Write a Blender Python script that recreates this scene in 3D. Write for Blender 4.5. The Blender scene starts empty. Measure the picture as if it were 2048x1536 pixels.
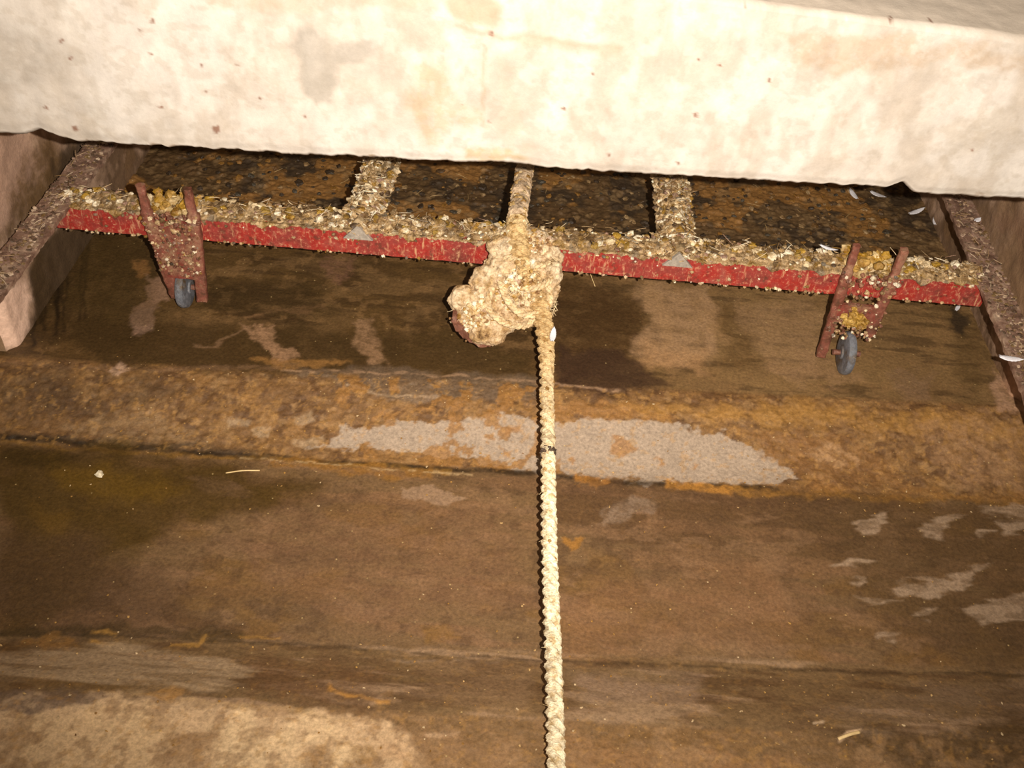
import bpy, math, random
import numpy as np
from mathutils import Vector, Matrix, noise as mn

random.seed(7)
S = bpy.context.scene
COL = S.collection

# ------------------------------------------------------------------ camera
H, PITCH, ROLL, YAW, F_PX = .92, math.radians(42.5), math.radians(4.4), math.radians(-.8), 1991.0
Fv = np.array([math.sin(YAW)*math.cos(PITCH), math.cos(YAW)*math.cos(PITCH), -math.sin(PITCH)])
R0 = np.array([math.cos(YAW), -math.sin(YAW), 0.0]); U0 = np.cross(R0, Fv)
Rv = math.cos(ROLL)*R0 + math.sin(ROLL)*U0
Uv = -math.sin(ROLL)*R0 + math.cos(ROLL)*U0
CAM = np.array([0, 0, H])
cd = bpy.data.cameras.new('camera'); cam = bpy.data.objects.new('camera', cd); COL.objects.link(cam)
cam.matrix_world = Matrix(((Rv[0], Uv[0], -Fv[0], 0), (Rv[1], Uv[1], -Fv[1], 0), (Rv[2], Uv[2], -Fv[2], H), (0, 0, 0, 1)))
cd.sensor_width = 36.0; cd.lens = 36.0*F_PX/2048; cd.clip_start = .01; cd.clip_end = 50
S.camera = cam

# ------------------------------------------------------------------ world, flash light, exposure
W = bpy.data.worlds.new('world'); S.world = W; W.use_nodes = True
W.node_tree.nodes['Background'].inputs[0].default_value = (1.0, .80, .58, 1)
W.node_tree.nodes['Background'].inputs[1].default_value = .10
ld = bpy.data.lights.new('camera_flash', 'SPOT'); lo = bpy.data.objects.new('camera_flash', ld); COL.objects.link(lo)
lo.location = CAM + Rv*.058 + Uv*.009
ld.energy = 72; ld.shadow_soft_size = .004; ld.color = (1.0, .925, .82)
ld.spot_size = math.radians(105); ld.spot_blend = 1.0
_d = Vector(Fv*1.0 + Uv*.32 + Rv*.0); lo.rotation_euler = _d.to_track_quat('-Z', 'Y').to_euler()
S.view_settings.view_transform = 'Standard'; S.view_settings.look = 'None'
S.view_settings.exposure = 0.82; S.view_settings.gamma = 1.0; S.view_settings.use_curve_mapping = False


def P(px, py, z=None, Y=None, X=None):
    """world point where the sight line of pixel (px,py) meets a world plane"""
    d = Fv*F_PX + Rv*(px-1024) + Uv*(768-py)
    t = (z-H)/d[2] if z is not None else (Y/d[1] if Y is not None else X/d[0])
    return CAM + d*t

def proj(p):
    d = np.asarray(p, float) - CAM
    z = d @ Fv
    return 1024 + F_PX*(d @ Rv)/z, 768 - F_PX*(d @ Uv)/z

# ------------------------------------------------------------------ numpy noise
_rng = np.random.RandomState(3)
_tab = _rng.rand(512, 512).astype(np.float32)
def vnoise(x, y, seed=0):
    x = x + seed*37.17; y = y + seed*91.73
    xi = np.floor(x).astype(int); yi = np.floor(y).astype(int)
    fx = x-xi; fy = y-yi
    fx = fx*fx*(3-2*fx); fy = fy*fy*(3-2*fy)
    a = _tab[yi & 511, xi & 511]; b = _tab[yi & 511, (xi+1) & 511]
    c = _tab[(yi+1) & 511, xi & 511]; d = _tab[(yi+1) & 511, (xi+1) & 511]
    return (a*(1-fx)+b*fx)*(1-fy) + (c*(1-fx)+d*fx)*fy
def fbm(x, y, scale=10., octv=5, seed=0, sx=1., sy=1.):
    s = 0; a = 1.; t = 0; f = scale
    for o in range(octv):
        s = s + a*vnoise(x*f*sx, y*f*sy, seed+o*5); t += a; a *= .55; f *= 2.03
    return s/t
def sstep(a, b, x):
    t = np.clip((x-a)/(b-a), 0, 1); return t*t*(3-2*t)

def s2l(c):
    c = np.asarray(c, float)/255.0
    return np.where(c <= .04045, c/12.92, ((c+.055)/1.055)**2.4)

class Paint:
    """albedo of a big dirty surface, stain by stain; px,py are the stains' places, wx,wy metric coordinates"""
    def __init__(s, px, py, wx, wy, base):
        s.px, s.py, s.wx, s.wy = px, py, wx, wy
        s.c = np.tile(s2l(base), (len(px), 1)); s.wet = np.zeros(len(px))
    def mix(s, m, col, wet=None):
        m = m[:, None]; s.c = s.c*(1-m) + s2l(col)*m
        if wet is not None: s.wet = s.wet*(1-m[:, 0]) + wet*m[:, 0]
    def poly(s, pts, col, a=1., f=10., warp=10., ws=40., seed=1, grain=0., gs=150., wet=None, sx=1., sy=1.):
        pts = np.array(pts, float); mg = f+warp*1.5+5
        x0, y0 = pts.min(0)-mg; x1, y1 = pts.max(0)+mg
        k = np.where((s.px > x0) & (s.px < x1) & (s.py > y0) & (s.py < y1))[0]
        if len(k) == 0: return
        x = s.px[k] + warp*2*(fbm(s.wx[k], s.wy[k], ws, 4, seed, sx, sy)-.5)*2
        y = s.py[k] + warp*2*(fbm(s.wx[k], s.wy[k], ws, 4, seed+31, sx, sy)-.5)*2
        ins = np.zeros(len(k), bool); dist = np.full(len(k), 1e9)
        n = len(pts)
        for i in range(n):
            ax, ay = pts[i]; bx, by = pts[(i+1) % n]
            dx, dy = bx-ax, by-ay
            t = np.clip(((x-ax)*dx+(y-ay)*dy)/(dx*dx+dy*dy+1e-9), 0, 1)
            dist = np.minimum(dist, np.hypot(x-ax-t*dx, y-ay-t*dy))
            if ay != by:
                cr = ((ay > y) != (by > y)) & (x < (bx-ax)*(y-ay)/(by-ay)+ax)
                ins ^= cr
        sd = np.where(ins, dist, -dist)
        m = sstep(-f/2, f/2, sd)*a
        if grain: m = m*np.clip(1-grain+grain*2*sstep(.38, .62, fbm(s.wx[k], s.wy[k], gs, 4, seed+77, sx, sy)), 0, 1)
        mm = m[:, None]; s.c[k] = s.c[k]*(1-mm)+s2l(col)*mm
        if wet is not None: s.wet[k] = s.wet[k]*(1-m)+wet*m
    def line(s, pts, w, col, **kw):
        pts = np.array(pts, float); up = []; dn = []
        for i, p in enumerate(pts):
            q = pts[min(i+1, len(pts)-1)]-pts[max(i-1, 0)]; nrm = np.array([-q[1], q[0]])/np.hypot(*q)
            up.append(p+nrm*w/2); dn.append(p-nrm*w/2)
        s.poly(up+dn[::-1], col, **kw)
    def fleck(s, scale, thr, soft, col, a=1., seed=1, sx=1., sy=1., region=None, octv=4, wet=None):
        m = sstep(thr, thr+soft, fbm(s.wx, s.wy, scale, octv, seed, sx, sy))*a
        if region is not None: m = m*region
        s.mix(m, col, wet)

# ------------------------------------------------------------------ object helpers
def link(o, parent=None):
    COL.objects.link(o)
    if parent is not None: o.parent = parent
    return o
def tag(o, label=None, cat=None, group=None, kind=None):
    if label: o['label'] = label
    if cat: o['category'] = cat
    if group: o['group'] = group
    if kind: o['kind'] = kind
    return o
def empty(name, loc, label, cat, group=None):
    e = bpy.data.objects.new(name, None); e.location = loc; e.empty_display_size = .02
    return tag(link(e), label, cat, group)
def fast_mesh(name, V, Fc, m, cols=None, smooth=True, parent=None, wet=None):
    me = bpy.data.meshes.new(name)
    V = np.asarray(V, np.float32)
    if isinstance(Fc, np.ndarray):
        n = len(Fc); k = Fc.shape[1]
        me.vertices.add(len(V)); me.vertices.foreach_set('co', V.ravel())
        me.loops.add(n*k); me.loops.foreach_set('vertex_index', Fc.ravel().astype(np.int32))
        me.polygons.add(n); me.polygons.foreach_set('loop_start', np.arange(0, n*k, k, dtype=np.int32))
        me.polygons.foreach_set('loop_total', np.full(n, k, np.int32))
        me.update(calc_edges=True)
    else:
        me.from_pydata([tuple(map(float, v)) for v in V], [], Fc)
    if smooth: me.polygons.foreach_set('use_smooth', np.ones(len(me.polygons), bool))
    if cols is not None:
        c = np.ones((len(V), 4), np.float32); c[:, :3] = cols
        at = me.color_attributes.new('dirt', 'FLOAT_COLOR', 'POINT'); at.data.foreach_set('color', c.ravel())
    if wet is not None:
        at = me.attributes.new('wet', 'FLOAT', 'POINT'); at.data.foreach_set('value', np.asarray(wet, np.float32))
    me.materials.append(m); me.validate(); me.update()
    o = bpy.data.objects.new(name, me)
    if parent is not None:
        COL.objects.link(o); o.parent = parent
        o.matrix_parent_inverse = Matrix.Translation(parent.location).inverted()
    else: COL.objects.link(o)
    return o
def grid_faces(nu, nv):
    i = np.arange(nu*nv).reshape(nv, nu)
    return np.stack([i[:-1, :-1], i[:-1, 1:], i[1:, 1:], i[1:, :-1]], -1).reshape(-1, 4)

class MB:
    """collects vertices, faces and vertex colours of one mesh"""
    def __init__(s): s.V = []; s.F = []; s.C = []
    def add(s, V, F, col):
        o = len(s.V); s.V += [tuple(v) for v in V]; s.F += [tuple(i+o for i in f) for f in F]
        if callable(col): s.C += [col(v) for v in V]
        else: s.C += [tuple(col)]*len(V)
    def build(s, name, m, parent=None, smooth=False):
        return fast_mesh(name, np.array(s.V), s.F, m, np.array(s.C), smooth, parent)

# ------------------------------------------------------------------ materials
def new_mat(name):
    m = bpy.data.materials.new(name); m.use_nodes = True; nt = m.node_tree
    return m, nt, nt.nodes['Principled BSDF']
def nd(nt, t, **kw):
    n = nt.nodes.new(t)
    for k, v in kw.items():
        if k.startswith('i_'): n.inputs[k[2:]].default_value = v
        else: setattr(n, k, v)
    return n
def noise_n(nt, vec, scale, detail=6, rough=.6):
    n = nd(nt, 'ShaderNodeTexNoise'); n.inputs['Scale'].default_value = scale
    n.inputs['Detail'].default_value = detail; n.inputs['Roughness'].default_value = rough
    nt.links.new(vec, n.inputs['Vector']); return n.outputs['Fac']
def ramp(nt, fac, stops):
    r = nd(nt, 'ShaderNodeValToRGB'); e = r.color_ramp.elements
    while len(e) < len(stops): e.new(.5)
    for i, (p, c) in enumerate(stops):
        e[i].position = p; e[i].color = (*c, 1) if len(c) == 3 else c
    nt.links.new(fac, r.inputs[0]); return r.outputs[0]
def g(v): return (v, v, v)
def mul(nt, a, b, fac=1., mode='MULTIPLY'):
    n = nd(nt, 'ShaderNodeMix', data_type='RGBA', blend_type=mode)
    if isinstance(fac, (int, float)): n.inputs[0].default_value = fac
    else: nt.links.new(fac, n.inputs[0])
    for s_, i in ((a, 6), (b, 7)):
        if isinstance(s_, tuple): n.inputs[i].default_value = (*s_, 1)
        else: nt.links.new(s_, n.inputs[i])
    return n.outputs[2]
def bump(nt, bs, h, strength, dist, prev=None):
    b = nd(nt, 'ShaderNodeBump'); b.inputs['Strength'].default_value = strength; b.inputs['Distance'].default_value = dist
    nt.links.new(h, b.inputs['Height'])
    if prev is not None: nt.links.new(prev, b.inputs['Normal'])
    nt.links.new(b.outputs[0], bs.inputs['Normal']); return b.outputs[0]

def painted_surface(name, lo, hi, rough_dry, rough_wet, fine=180., bstr=.5, bdist=.002, sparkle=True):
    m, nt, bs = new_mat(name)
    co = nd(nt, 'ShaderNodeTexCoord').outputs['Object']
    at = nd(nt, 'ShaderNodeAttribute', attribute_name='dirt')
    n1 = noise_n(nt, co, fine, 8, .7); n2 = noise_n(nt, co, fine*.18, 6, .6)
    f = ramp(nt, n1, [(.3, g(lo)), (.7, g(hi))])
    c = mul(nt, at.outputs['Color'], f)
    c = mul(nt, c, ramp(nt, n2, [(.3, g(.9)), (.7, g(1.1))]))
    if sparkle:   # straw crumbs and grit
        v = nd(nt, 'ShaderNodeTexVoronoi', feature='F1'); v.inputs['Scale'].default_value = 95; v.inputs['Randomness'].default_value = 1
        nt.links.new(co, v.inputs['Vector'])
        msk = ramp(nt, v.outputs['Distance'], [(.05, g(1)), (.13, g(0))])
        pick = ramp(nt, nd_sep(nt, v.outputs['Color']), [(.80, g(0)), (.84, g(.75))])
        c = mul(nt, c, (.55, .38, .16), mul(nt, msk, pick), 'MIX')
    nt.links.new(c, bs.inputs['Base Color'])
    w = nd(nt, 'ShaderNodeAttribute', attribute_name='wet')
    mr = nd(nt, 'ShaderNodeMapRange'); nt.links.new(w.outputs['Fac'], mr.inputs[0])
    mr.inputs[3].default_value = rough_dry; mr.inputs[4].default_value = rough_wet
    nt.links.new(mr.outputs[0], bs.inputs['Roughness'])
    bs.inputs['Specular IOR Level'].default_value = .4
    p = bump(nt, bs, n1, bstr, bdist)
    return m
def nd_sep(nt, col):
    s_ = nd(nt, 'ShaderNodeSeparateColor'); nt.links.new(col, s_.inputs[0]); return s_.outputs[0]

M_FLOOR = painted_surface('wet_dirty_concrete', .68, 1.40, .75, .30, 230, .55, .0018)
M_BEAM = painted_surface('pale_lime_stained_concrete', .95, 1.05, .85, .6, 260, .35, .001, sparkle=False)
M_WALL = painted_surface('channel_wall_concrete', .82, 1.18, .8, .5, 200, .6, .002)

def crust_mat(name, tint=(1, 1, 1), sc=1., spec=.5):
    m, nt, bs = new_mat(name)
    co = nd(nt, 'ShaderNodeTexCoord').outputs['Object']
    at = nd(nt, 'ShaderNodeAttribute', attribute_name='dirt')
    n1 = noise_n(nt, co, 420*sc, 6, .7); n2 = noise_n(nt, co, 90*sc, 5, .6)
    c = mul(nt, at.outputs['Color'], ramp(nt, n1, [(.32, g(.60)), (.5, g(1.0)), (.7, g(1.3))]))
    c = mul(nt, c, ramp(nt, n2, [(.35, (.62, .52, .38)), (.52, g(1)), (.7, g(1.15))]))
    if tint != (1, 1, 1): c = mul(nt, c, tint)
    nt.links.new(c, bs.inputs['Base Color'])
    bs.inputs['Roughness'].default_value = .42; bs.inputs['Specular IOR Level'].default_value = spec
    bump(nt, bs, n1, .7, .0015)
    return m
M_CRUST = crust_mat('dried_manure_crust')
M_ROPE = crust_mat('grimy_hemp_fibre', sc=1.3, spec=.25)

def lump_mat():
    m, nt, bs = new_mat('caked_manure_lump')
    co = nd(nt, 'ShaderNodeTexCoord').outputs['Object']
    n0 = noise_n(nt, co, 42, 5, .6); n1 = noise_n(nt, co, 130, 7, .75); n2 = noise_n(nt, co, 480, 5, .7)
    c = ramp(nt, n0, [(.30, tuple(s2l((120, 88, 48)))), (.38, tuple(s2l((200, 164, 112)))), (.5, tuple(s2l((228, 198, 158)))), (.62, tuple(s2l((242, 220, 184)))), (.72, tuple(s2l((170, 140, 118))))])
    c = mul(nt, c, ramp(nt, n1, [(.34, (.36, .27, .19)), (.45, (.85, .78, .7)), (.55, g(1.05)), (.7, g(1.3))]))
    c = mul(nt, c, ramp(nt, n2, [(.35, g(.75)), (.65, g(1.15))]))
    nt.links.new(c, bs.inputs['Base Color']); bs.inputs['Roughness'].default_value = .42
    b = bump(nt, bs, n1, .8, .004); bump(nt, bs, n2, .6, .0012, b)
    return m
M_LUMP = lump_mat()

def red_mat():
    m, nt, bs = new_mat('scraped_red_paint')
    tc = nd(nt, 'ShaderNodeTexCoord').outputs['Object']
    n0 = noise_n(nt, tc, 26, 5, .6); n1 = noise_n(nt, tc, 160, 7, .75)
    mp = nd(nt, 'ShaderNodeMapping'); mp.inputs['Scale'].default_value = (1, .2, .16); nt.links.new(tc, mp.inputs[0])
    n2 = noise_n(nt, mp.outputs[0], 210, 5, .65)
    c = ramp(nt, n0, [(.3, tuple(s2l((120, 54, 44)))), (.44, tuple(s2l((148, 58, 50)))), (.56, tuple(s2l((158, 42, 34)))), (.7, tuple(s2l((152, 76, 64))))])
    c = mul(nt, c, ramp(nt, n1, [(.3, g(.72)), (.65, g(1.2))]))
    c = mul(nt, c, tuple(s2l((205, 160, 118))), ramp(nt, n2, [(.58, g(0)), (.68, g(.8))]), 'MIX')   # pale runs down the face
    c = mul(nt, c, tuple(s2l((198, 152, 116))), ramp(nt, n1, [(.54, g(0)), (.63, g(.65))]), 'MIX')
    c = mul(nt, c, tuple(s2l((84, 50, 36))), ramp(nt, noise_n(nt, tc, 75, 6, .7), [(.56, g(0)), (.66, g(.7))]), 'MIX')
    nt.links.new(c, bs.inputs['Base Color']); bs.inputs['Roughness'].default_value = .5
    bump(nt, bs, n1, .5, .001)
    return m
M_RED = red_mat()
def dirty_steel(name, a, b_, cc, rough=.5):
    m, nt, bs = new_mat(name)
    tc = nd(nt, 'ShaderNodeTexCoord').outputs['Object']
    n0 = noise_n(nt, tc, 38, 6, .65); n1 = noise_n(nt, tc, 190, 7, .75)
    c = ramp(nt, n0, [(.34, tuple(s2l(a))), (.5, tuple(s2l(b_))), (.66, tuple(s2l(cc)))])
    c = mul(nt, c, ramp(nt, n1, [(.3, g(.62)), (.5, g(1)), (.68, g(1.3))]))
    c = mul(nt, c, tuple(s2l((200, 178, 150))), ramp(nt, n1, [(.60, g(0)), (.70, g(.7))]), 'MIX')
    nt.links.new(c, bs.inputs['Base Color']); bs.inputs['Roughness'].default_value = rough
    bump(nt, bs, n1, .6, .002)
    return m
M_SIDE = dirty_steel('dirt_covered_steel', (96, 70, 54), (140, 108, 90), (176, 148, 124))
M_BRACE = dirty_steel('straw_caked_steel', (104, 84, 54), (160, 134, 98), (196, 172, 134))
M_RUST = dirty_steel('rusty_steel', (84, 52, 40), (124, 78, 60), (150, 110, 92))
M_PLATE = dirty_steel('bare_grey_steel', (150, 140, 128), (162, 150, 136), (170, 158, 144), .55)
def simple(name, col, rough=.5, metal=0., vary=.2, sc=300):
    m, nt, bs = new_mat(name)
    tc = nd(nt, 'ShaderNodeTexCoord').outputs['Object']; n = noise_n(nt, tc, sc, 5, .6)
    c = mul(nt, tuple(s2l(col)), ramp(nt, n, [(.3, g(1-vary)), (.7, g(1+vary))]))
    nt.links.new(c, bs.inputs['Base Color']); bs.inputs['Roughness'].default_value = rough; bs.inputs['Metallic'].default_value = metal
    return m
M_WHEEL = dirty_steel('worn_blue_grey_steel', (88, 70, 50), (104, 106, 112), (128, 128, 134), .45)
M_FEATHER = simple('white_feather', (226, 222, 226), .6, 0, .12, 500)
M_STRAW = simple('pale_straw', (222, 190, 134), .5, 0, .15, 300)
M_GRAIN = simple('cream_pellet', (238, 222, 190), .5, 0, .08, 300)

# ================================================================== FLOOR
# cross-section along Y: channel floor, slope, lower gutter, slope, near floor; each fold line runs a little askew
lines_px = [((0, 715), (2048, 815), 0.0), ((0, 882), (2048, 1005), -.035), ((0, 1265), (2048, 1342), -.035), ((0, 1388), (2048, 1490), 0.0)]
folds = []
for a, b, z in lines_px:
    A = P(*a, z=z); B = P(*b, z=z); s_ = (B[1]-A[1])/(B[0]-A[0])
    folds.append((A[1]-s_*A[0], s_, z))
def fold_y(i, x): return folds[i][0] + folds[i][1]*np.clip(x, -1.0, 1.0)
def floor_z(x, y):
    ya, yb, yc, yd = (fold_y(i, x) for i in range(4))
    wob = (fbm(x, y, 9, 3, 4)-.5)*.006
    z = -.035*(1-sstep(yb-.004, ya+.004, y)*1.0)*sstep(yd-.004, yc+.004, y)
    return z + wob*.4
nx, ny = 880, 900
xs = np.concatenate([np.linspace(-2.2, -1.0, 31)[:-1], np.linspace(-1.0, 1.0, nx-60), np.linspace(1.0, 2.2, 31)[1:]])
ys = np.concatenate([np.linspace(.30, 1.75, ny-60), np.linspace(1.75, 3.2, 61)[1:]])
ny = len(ys)
gx, gy = np.meshgrid(xs, ys)
gx = gx.ravel(); gy = gy.ravel()
gz = floor_z(gx, gy)
px, py = proj(np.stack([gx, gy, gz], 1))
pt = Paint(px, py, gx, gy, (108, 80, 48))
ya, yb, yc, yd = (fold_y(i, gx) for i in range(4))
r_up = sstep(ya-.006, ya+.006, gy)
r_s1 = sstep(yb-.006, yb+.006, gy)*(1-r_up)
r_gut = sstep(yc-.006, yc+.006, gy)*(1-sstep(yb-.006, yb+.006, gy))
r_s2 = sstep(yd-.006, yd+.006, gy)*(1-sstep(yc-.006, yc+.006, gy))
r_near = 1-sstep(yd-.004, yd+.006, gy)
right = sstep(1050, 1500, px)
# upper floor
pt.mix(r_up, (92, 68, 36), .75)
pt.mix(r_up*right*.85, (136, 106, 66), .4)
pt.fleck(7, .50, .14, (74, 54, 30), .75, 11, 1, 1.5, r_up*(1-right*.7), wet=.8)
pt.fleck(14, .53, .08, (118, 90, 56), .5, 12, 1, 1.8, r_up)
pt.fleck(30, .55, .1, (62, 44, 24), .5, 13, .5, 3, r_up)
pt.fleck(55, .58, .08, (140, 106, 66), .35, 14, 1, 1, r_up)
far = sstep(1.28, 1.36, gy)
pt.mix(far*.65, (74, 56, 36), .7)
pt.fleck(16, .50, .1, (54, 44, 34), .8, 15, 1, 1, far, wet=.8)
pt.fleck(11, .54, .05, (134, 94, 44), .8, 16, 1, 1, far, wet=.3)
pt.fleck(60, .58, .10, (128, 102, 68), .5, 17, 1, 1, far)
# slope 1, granular ochre
pt.mix(r_s1, (116, 84, 48), .35)
pt.fleck(26, .46, .14, (140, 102, 54), .55, 21, 1, 1, r_s1)
pt.fleck(60, .52, .1, (84, 56, 30), .65, 22, 1, 1, r_s1)
pt.fleck(80, .58, .08, (160, 124, 78), .4, 23, 1, 1, r_s1)
# gutter bottom
pt.mix(r_gut, (120, 92, 60), .55)
pt.fleck(5, .47, .12, (94, 66, 38), .7, 31, .6, 1.8, r_gut)
pt.fleck(22, .53, .12, (134, 98, 66), .6, 32, .35, 2.0, r_gut)
pt.fleck(9, .55, .10, (122, 88, 42), .55, 35, 1, 1.6, r_gut)
pt.fleck(70, .54, .1, (84, 60, 38), .45, 33, 1, 1, r_gut)
pt.fleck(12, .52, .10, (100, 74, 48), .35, 36, .35, 2.4, r_gut)
pt.fleck(30, .56, .08, (144, 110, 78), .4, 37, .7, 1.4, r_gut)
# slope 2
pt.mix(r_s2, (118, 92, 60), .5)
pt.fleck(16, .46, .10, (158, 128, 98), .9, 41, .4, 2.6, r_s2)
pt.fleck(60, .54, .08, (100, 74, 48), .5, 43, .4, 2, r_s2)
pt.fleck(22, .56, .08, (88, 62, 36), .6, 42, .4, 2, r_s2)
# near floor
pt.mix(r_near, (122, 92, 56), .3)
# --- stains with a shape of their own
po, li = pt.poly, pt.line
# upper floor left: dark smears by the wall, bare spots
po([(60, 440), (330, 460), (340, 520), (260, 700), (60, 690)], (60, 44, 22), .75, 40, 18, 25, 2, .3, 60, .8, 1.8, .4)
for k in range(16):
    x0 = 70+random.random()*110; y0 = 470+random.random()*60
    li([(x0, y0), (x0-6, y0+60), (x0-14+random.random()*8, y0+120+random.random()*60)], 4+random.random()*4, (34, 24, 12), a=.7, f=6, warp=4, seed=100+k)
po([(120, 640), (900, 660), (1060, 720), (1060, 760), (200, 735)], (70, 52, 26), .8, 30, 12, 30, 3, wet=.8)
po([(262, 518), (292, 520), (300, 548), (282, 556)], (160, 112, 62), .8, 8, 5, 80, 4)
po([(285, 545), (325, 560), (345, 600), (318, 612), (300, 660), (262, 672), (265, 625), (300, 600)], (148, 114, 90), .85, 10, 9, 60, 5)
po([(262, 625), (310, 615), (306, 660), (262, 668)], (136, 108, 88), .7, 8, 6, 60, 6)
po([(480, 650), (545, 652), (560, 690), (600, 715), (575, 728), (540, 718), (520, 680)], (156, 120, 88), .85, 9, 8, 60, 7, .3)
po([(700, 640), (745, 640), (762, 700), (780, 735), (745, 730), (715, 700)], (150, 116, 84), .75, 14, 10, 60, 8, .4)
po([(500, 715), (700, 722), (640, 740), (560, 738)], (150, 108, 56), .7, 8, 6, 60, 9)
li([(500, 655), (430, 690), (390, 690)], 5, (140, 108, 78), a=.6, f=6, warp=6, seed=10)
li([(490, 630), (560, 622), (650, 618)], 8, (140, 104, 70), a=.6, f=10, warp=8, seed=11)
po([(640, 520), (720, 515), (700, 560), (660, 560)], (130, 92, 72), .5, 14, 12, 60, 12, .5)
po([(400, 560), (640, 560), (690, 640), (560, 640), (420, 620)], (62, 46, 22), .6, 40, 20, 30, 13, .3, 50, .8, .5, 2)
po([(150, 470), (300, 470), (330, 640), (140, 640)], (84, 64, 32), .4, 30, 20, 30, 14)
# centre, right of knot
po([(1110, 560), (1300, 600), (1300, 700), (1180, 760), (1110, 760)], (70, 48, 24), .75, 30, 16, 25, 15, .3, 60, .8)
po([(1270, 560), (1420, 580), (1440, 700), (1400, 735), (1260, 720), (1300, 640)], (172, 136, 100), .65, 26, 16, 25, 16, .4, 60)
po([(1290, 690), (1420, 700), (1410, 745), (1270, 738)], (178, 136, 92), .6, 22, 12, 30, 17, .3)
po([(1440, 600), (1510, 620), (1510, 740), (1450, 730)], (98, 72, 38), .6, 26, 14, 30, 18, .3)
po([(1470, 590), (1660, 610), (1640, 760), (1540, 740), (1480, 660)], (160, 126, 90), .5, 30, 18, 30, 19, .3)
li([(1290, 560), (1320, 620), (1345, 700)], 26, (164, 128, 88), a=.45, f=18, warp=12, seed=20)
li([(1395, 600), (1450, 680)], 20, (160, 124, 84), a=.4, f=16, warp=12, seed=21)
po([(1110, 700), (1250, 706), (1340, 770), (1210, 790), (1110, 778)], (62, 42, 28), .8, 18, 10, 40, 22, wet=.5)
po([(1600, 700), (1720, 740), (1690, 780), (1590, 745)], (150, 116, 82), .5, 20, 12, 40, 23, .4)
po([(1780, 740), (1870, 750), (1860, 800), (1800, 795)], (132, 104, 80), .45, 20, 12, 40, 24, .4)
po([(1880, 610), (1960, 650), (1990, 720), (1960, 800), (1900, 760), (1915, 680)], (88, 66, 34), .6, 30, 14, 30, 25, .3)
po([(1905, 620), (1935, 624), (1930, 668), (1900, 655)], (46, 36, 26), .8, 12, 8, 60, 26)
po([(1985, 745), (2060, 750), (2060, 830), (1990, 820)], (176, 138, 108), .8, 18, 10, 50, 27, .4)
# band under the fold: dark shiny film
po([(560, 738), (800, 740), (1080, 752), (1080, 800), (900, 806), (790, 800), (700, 780)], (104, 86, 68), .8, 14, 8, 40, 30, .3, 60, .9)
li([(560, 738), (830, 748), (1070, 760), (1250, 782)], 5, (170, 136, 104), a=.6, f=5, warp=4, seed=31, grain=.7, gs=120)
li([(690, 770), (780, 795), (880, 798)], 5, (176, 150, 120), a=.6, f=5, warp=6, seed=32, grain=.6)
li([(0, 725), (230, 738), (560, 738)], 9, (126, 96, 68), a=.55, f=8, warp=5, seed=33, grain=.5, gs=60)
po([(215, 733), (240, 730), (262, 742), (240, 752), (218, 746)], (206, 168, 138), .85, 6, 6, 90, 34)
po([(0, 745), (330, 745), (420, 800), (200, 830), (0, 850)], (82, 60, 36), .6, 40, 20, 30, 35, .5, 80)
po([(30, 750), (140, 760), (150, 800), (40, 800)], (70, 50, 30), .5, 24, 14, 50, 36, .4)
po([(120, 845), (260, 830), (400, 860), (420, 890), (250, 885), (140, 870)], (142, 114, 80), .5, 20, 14, 50, 37, .6)
for q in [[(455, 835), (500, 838), (495, 855), (460, 850)], [(510, 850), (540, 860), (530, 875), (508, 868)], [(585, 838), (620, 826), (625, 845), (600, 850)], [(590, 890), (650, 870), (645, 890), (610, 902)]]:
    po(q, (158, 132, 100), .7, 7, 7, 80, 38)
# big bare grey patch
_c0 = pt.c.copy()
po([(655, 895), (680, 850), (730, 855), (790, 838), (900, 846), (1010, 828), (1080, 838), (1110, 845), (1150, 836), (1250, 838), (1330, 842), (1400, 862), (1460, 870), (1490, 895), (1560, 925), (1600, 958), (1560, 974), (1400, 968), (1200, 958), (1080, 945), (960, 925), (820, 905), (740, 895), (600, 905)], (160, 141, 122), .95, 5, 9, 70, 39, 0, wet=.25)
bare = np.abs(pt.c-_c0).max(1) > .01
pt.fleck(45, .56, .05, (142, 100, 48), .8, 40, 1, 1, r_s1*((px > 640) & (px < 1120)))
for q in [[(1225, 870), (1260, 880), (1270, 905), (1235, 915), (1220, 905)], [(1130, 920), (1150, 918), (1150, 935)], [(1310, 918), (1330, 925), (1320, 938)], [(1385, 925), (1400, 930), (1385, 942)], [(1010, 850), (1045, 850), (1035, 865), (1010, 862)], [(1000, 895), (1020, 900), (1015, 915)]]:
    po(q, (148, 104, 54), .75, 6, 6, 90, 41)
po([(1110, 800), (1260, 806), (1360, 830), (1340, 845), (1250, 835), (1110, 842)], (142, 100, 50), .8, 10, 9, 60, 42, .3)
po([(1230, 800), (1600, 808), (1900, 830), (2050, 850), (2050, 880), (1720, 860), (1500, 850), (1300, 830)], (156, 114, 52), .7, 24, 14, 40, 43, .5, 70)
po([(1480, 870), (1700, 860), (1820, 980), (1640, 975), (1560, 925)], (124, 86, 44), .7, 24, 14, 40, 44, .3)
po([(1620, 900), (1660, 880), (1720, 900), (1690, 940), (1640, 930)], (176, 138, 96), .55, 16, 14, 60, 45, .7)
po([(1820, 840), (2050, 830), (2050, 985), (1900, 970), (1850, 900)], (150, 114, 78), .6, 30, 18, 50, 46, .6, 80)
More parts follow.
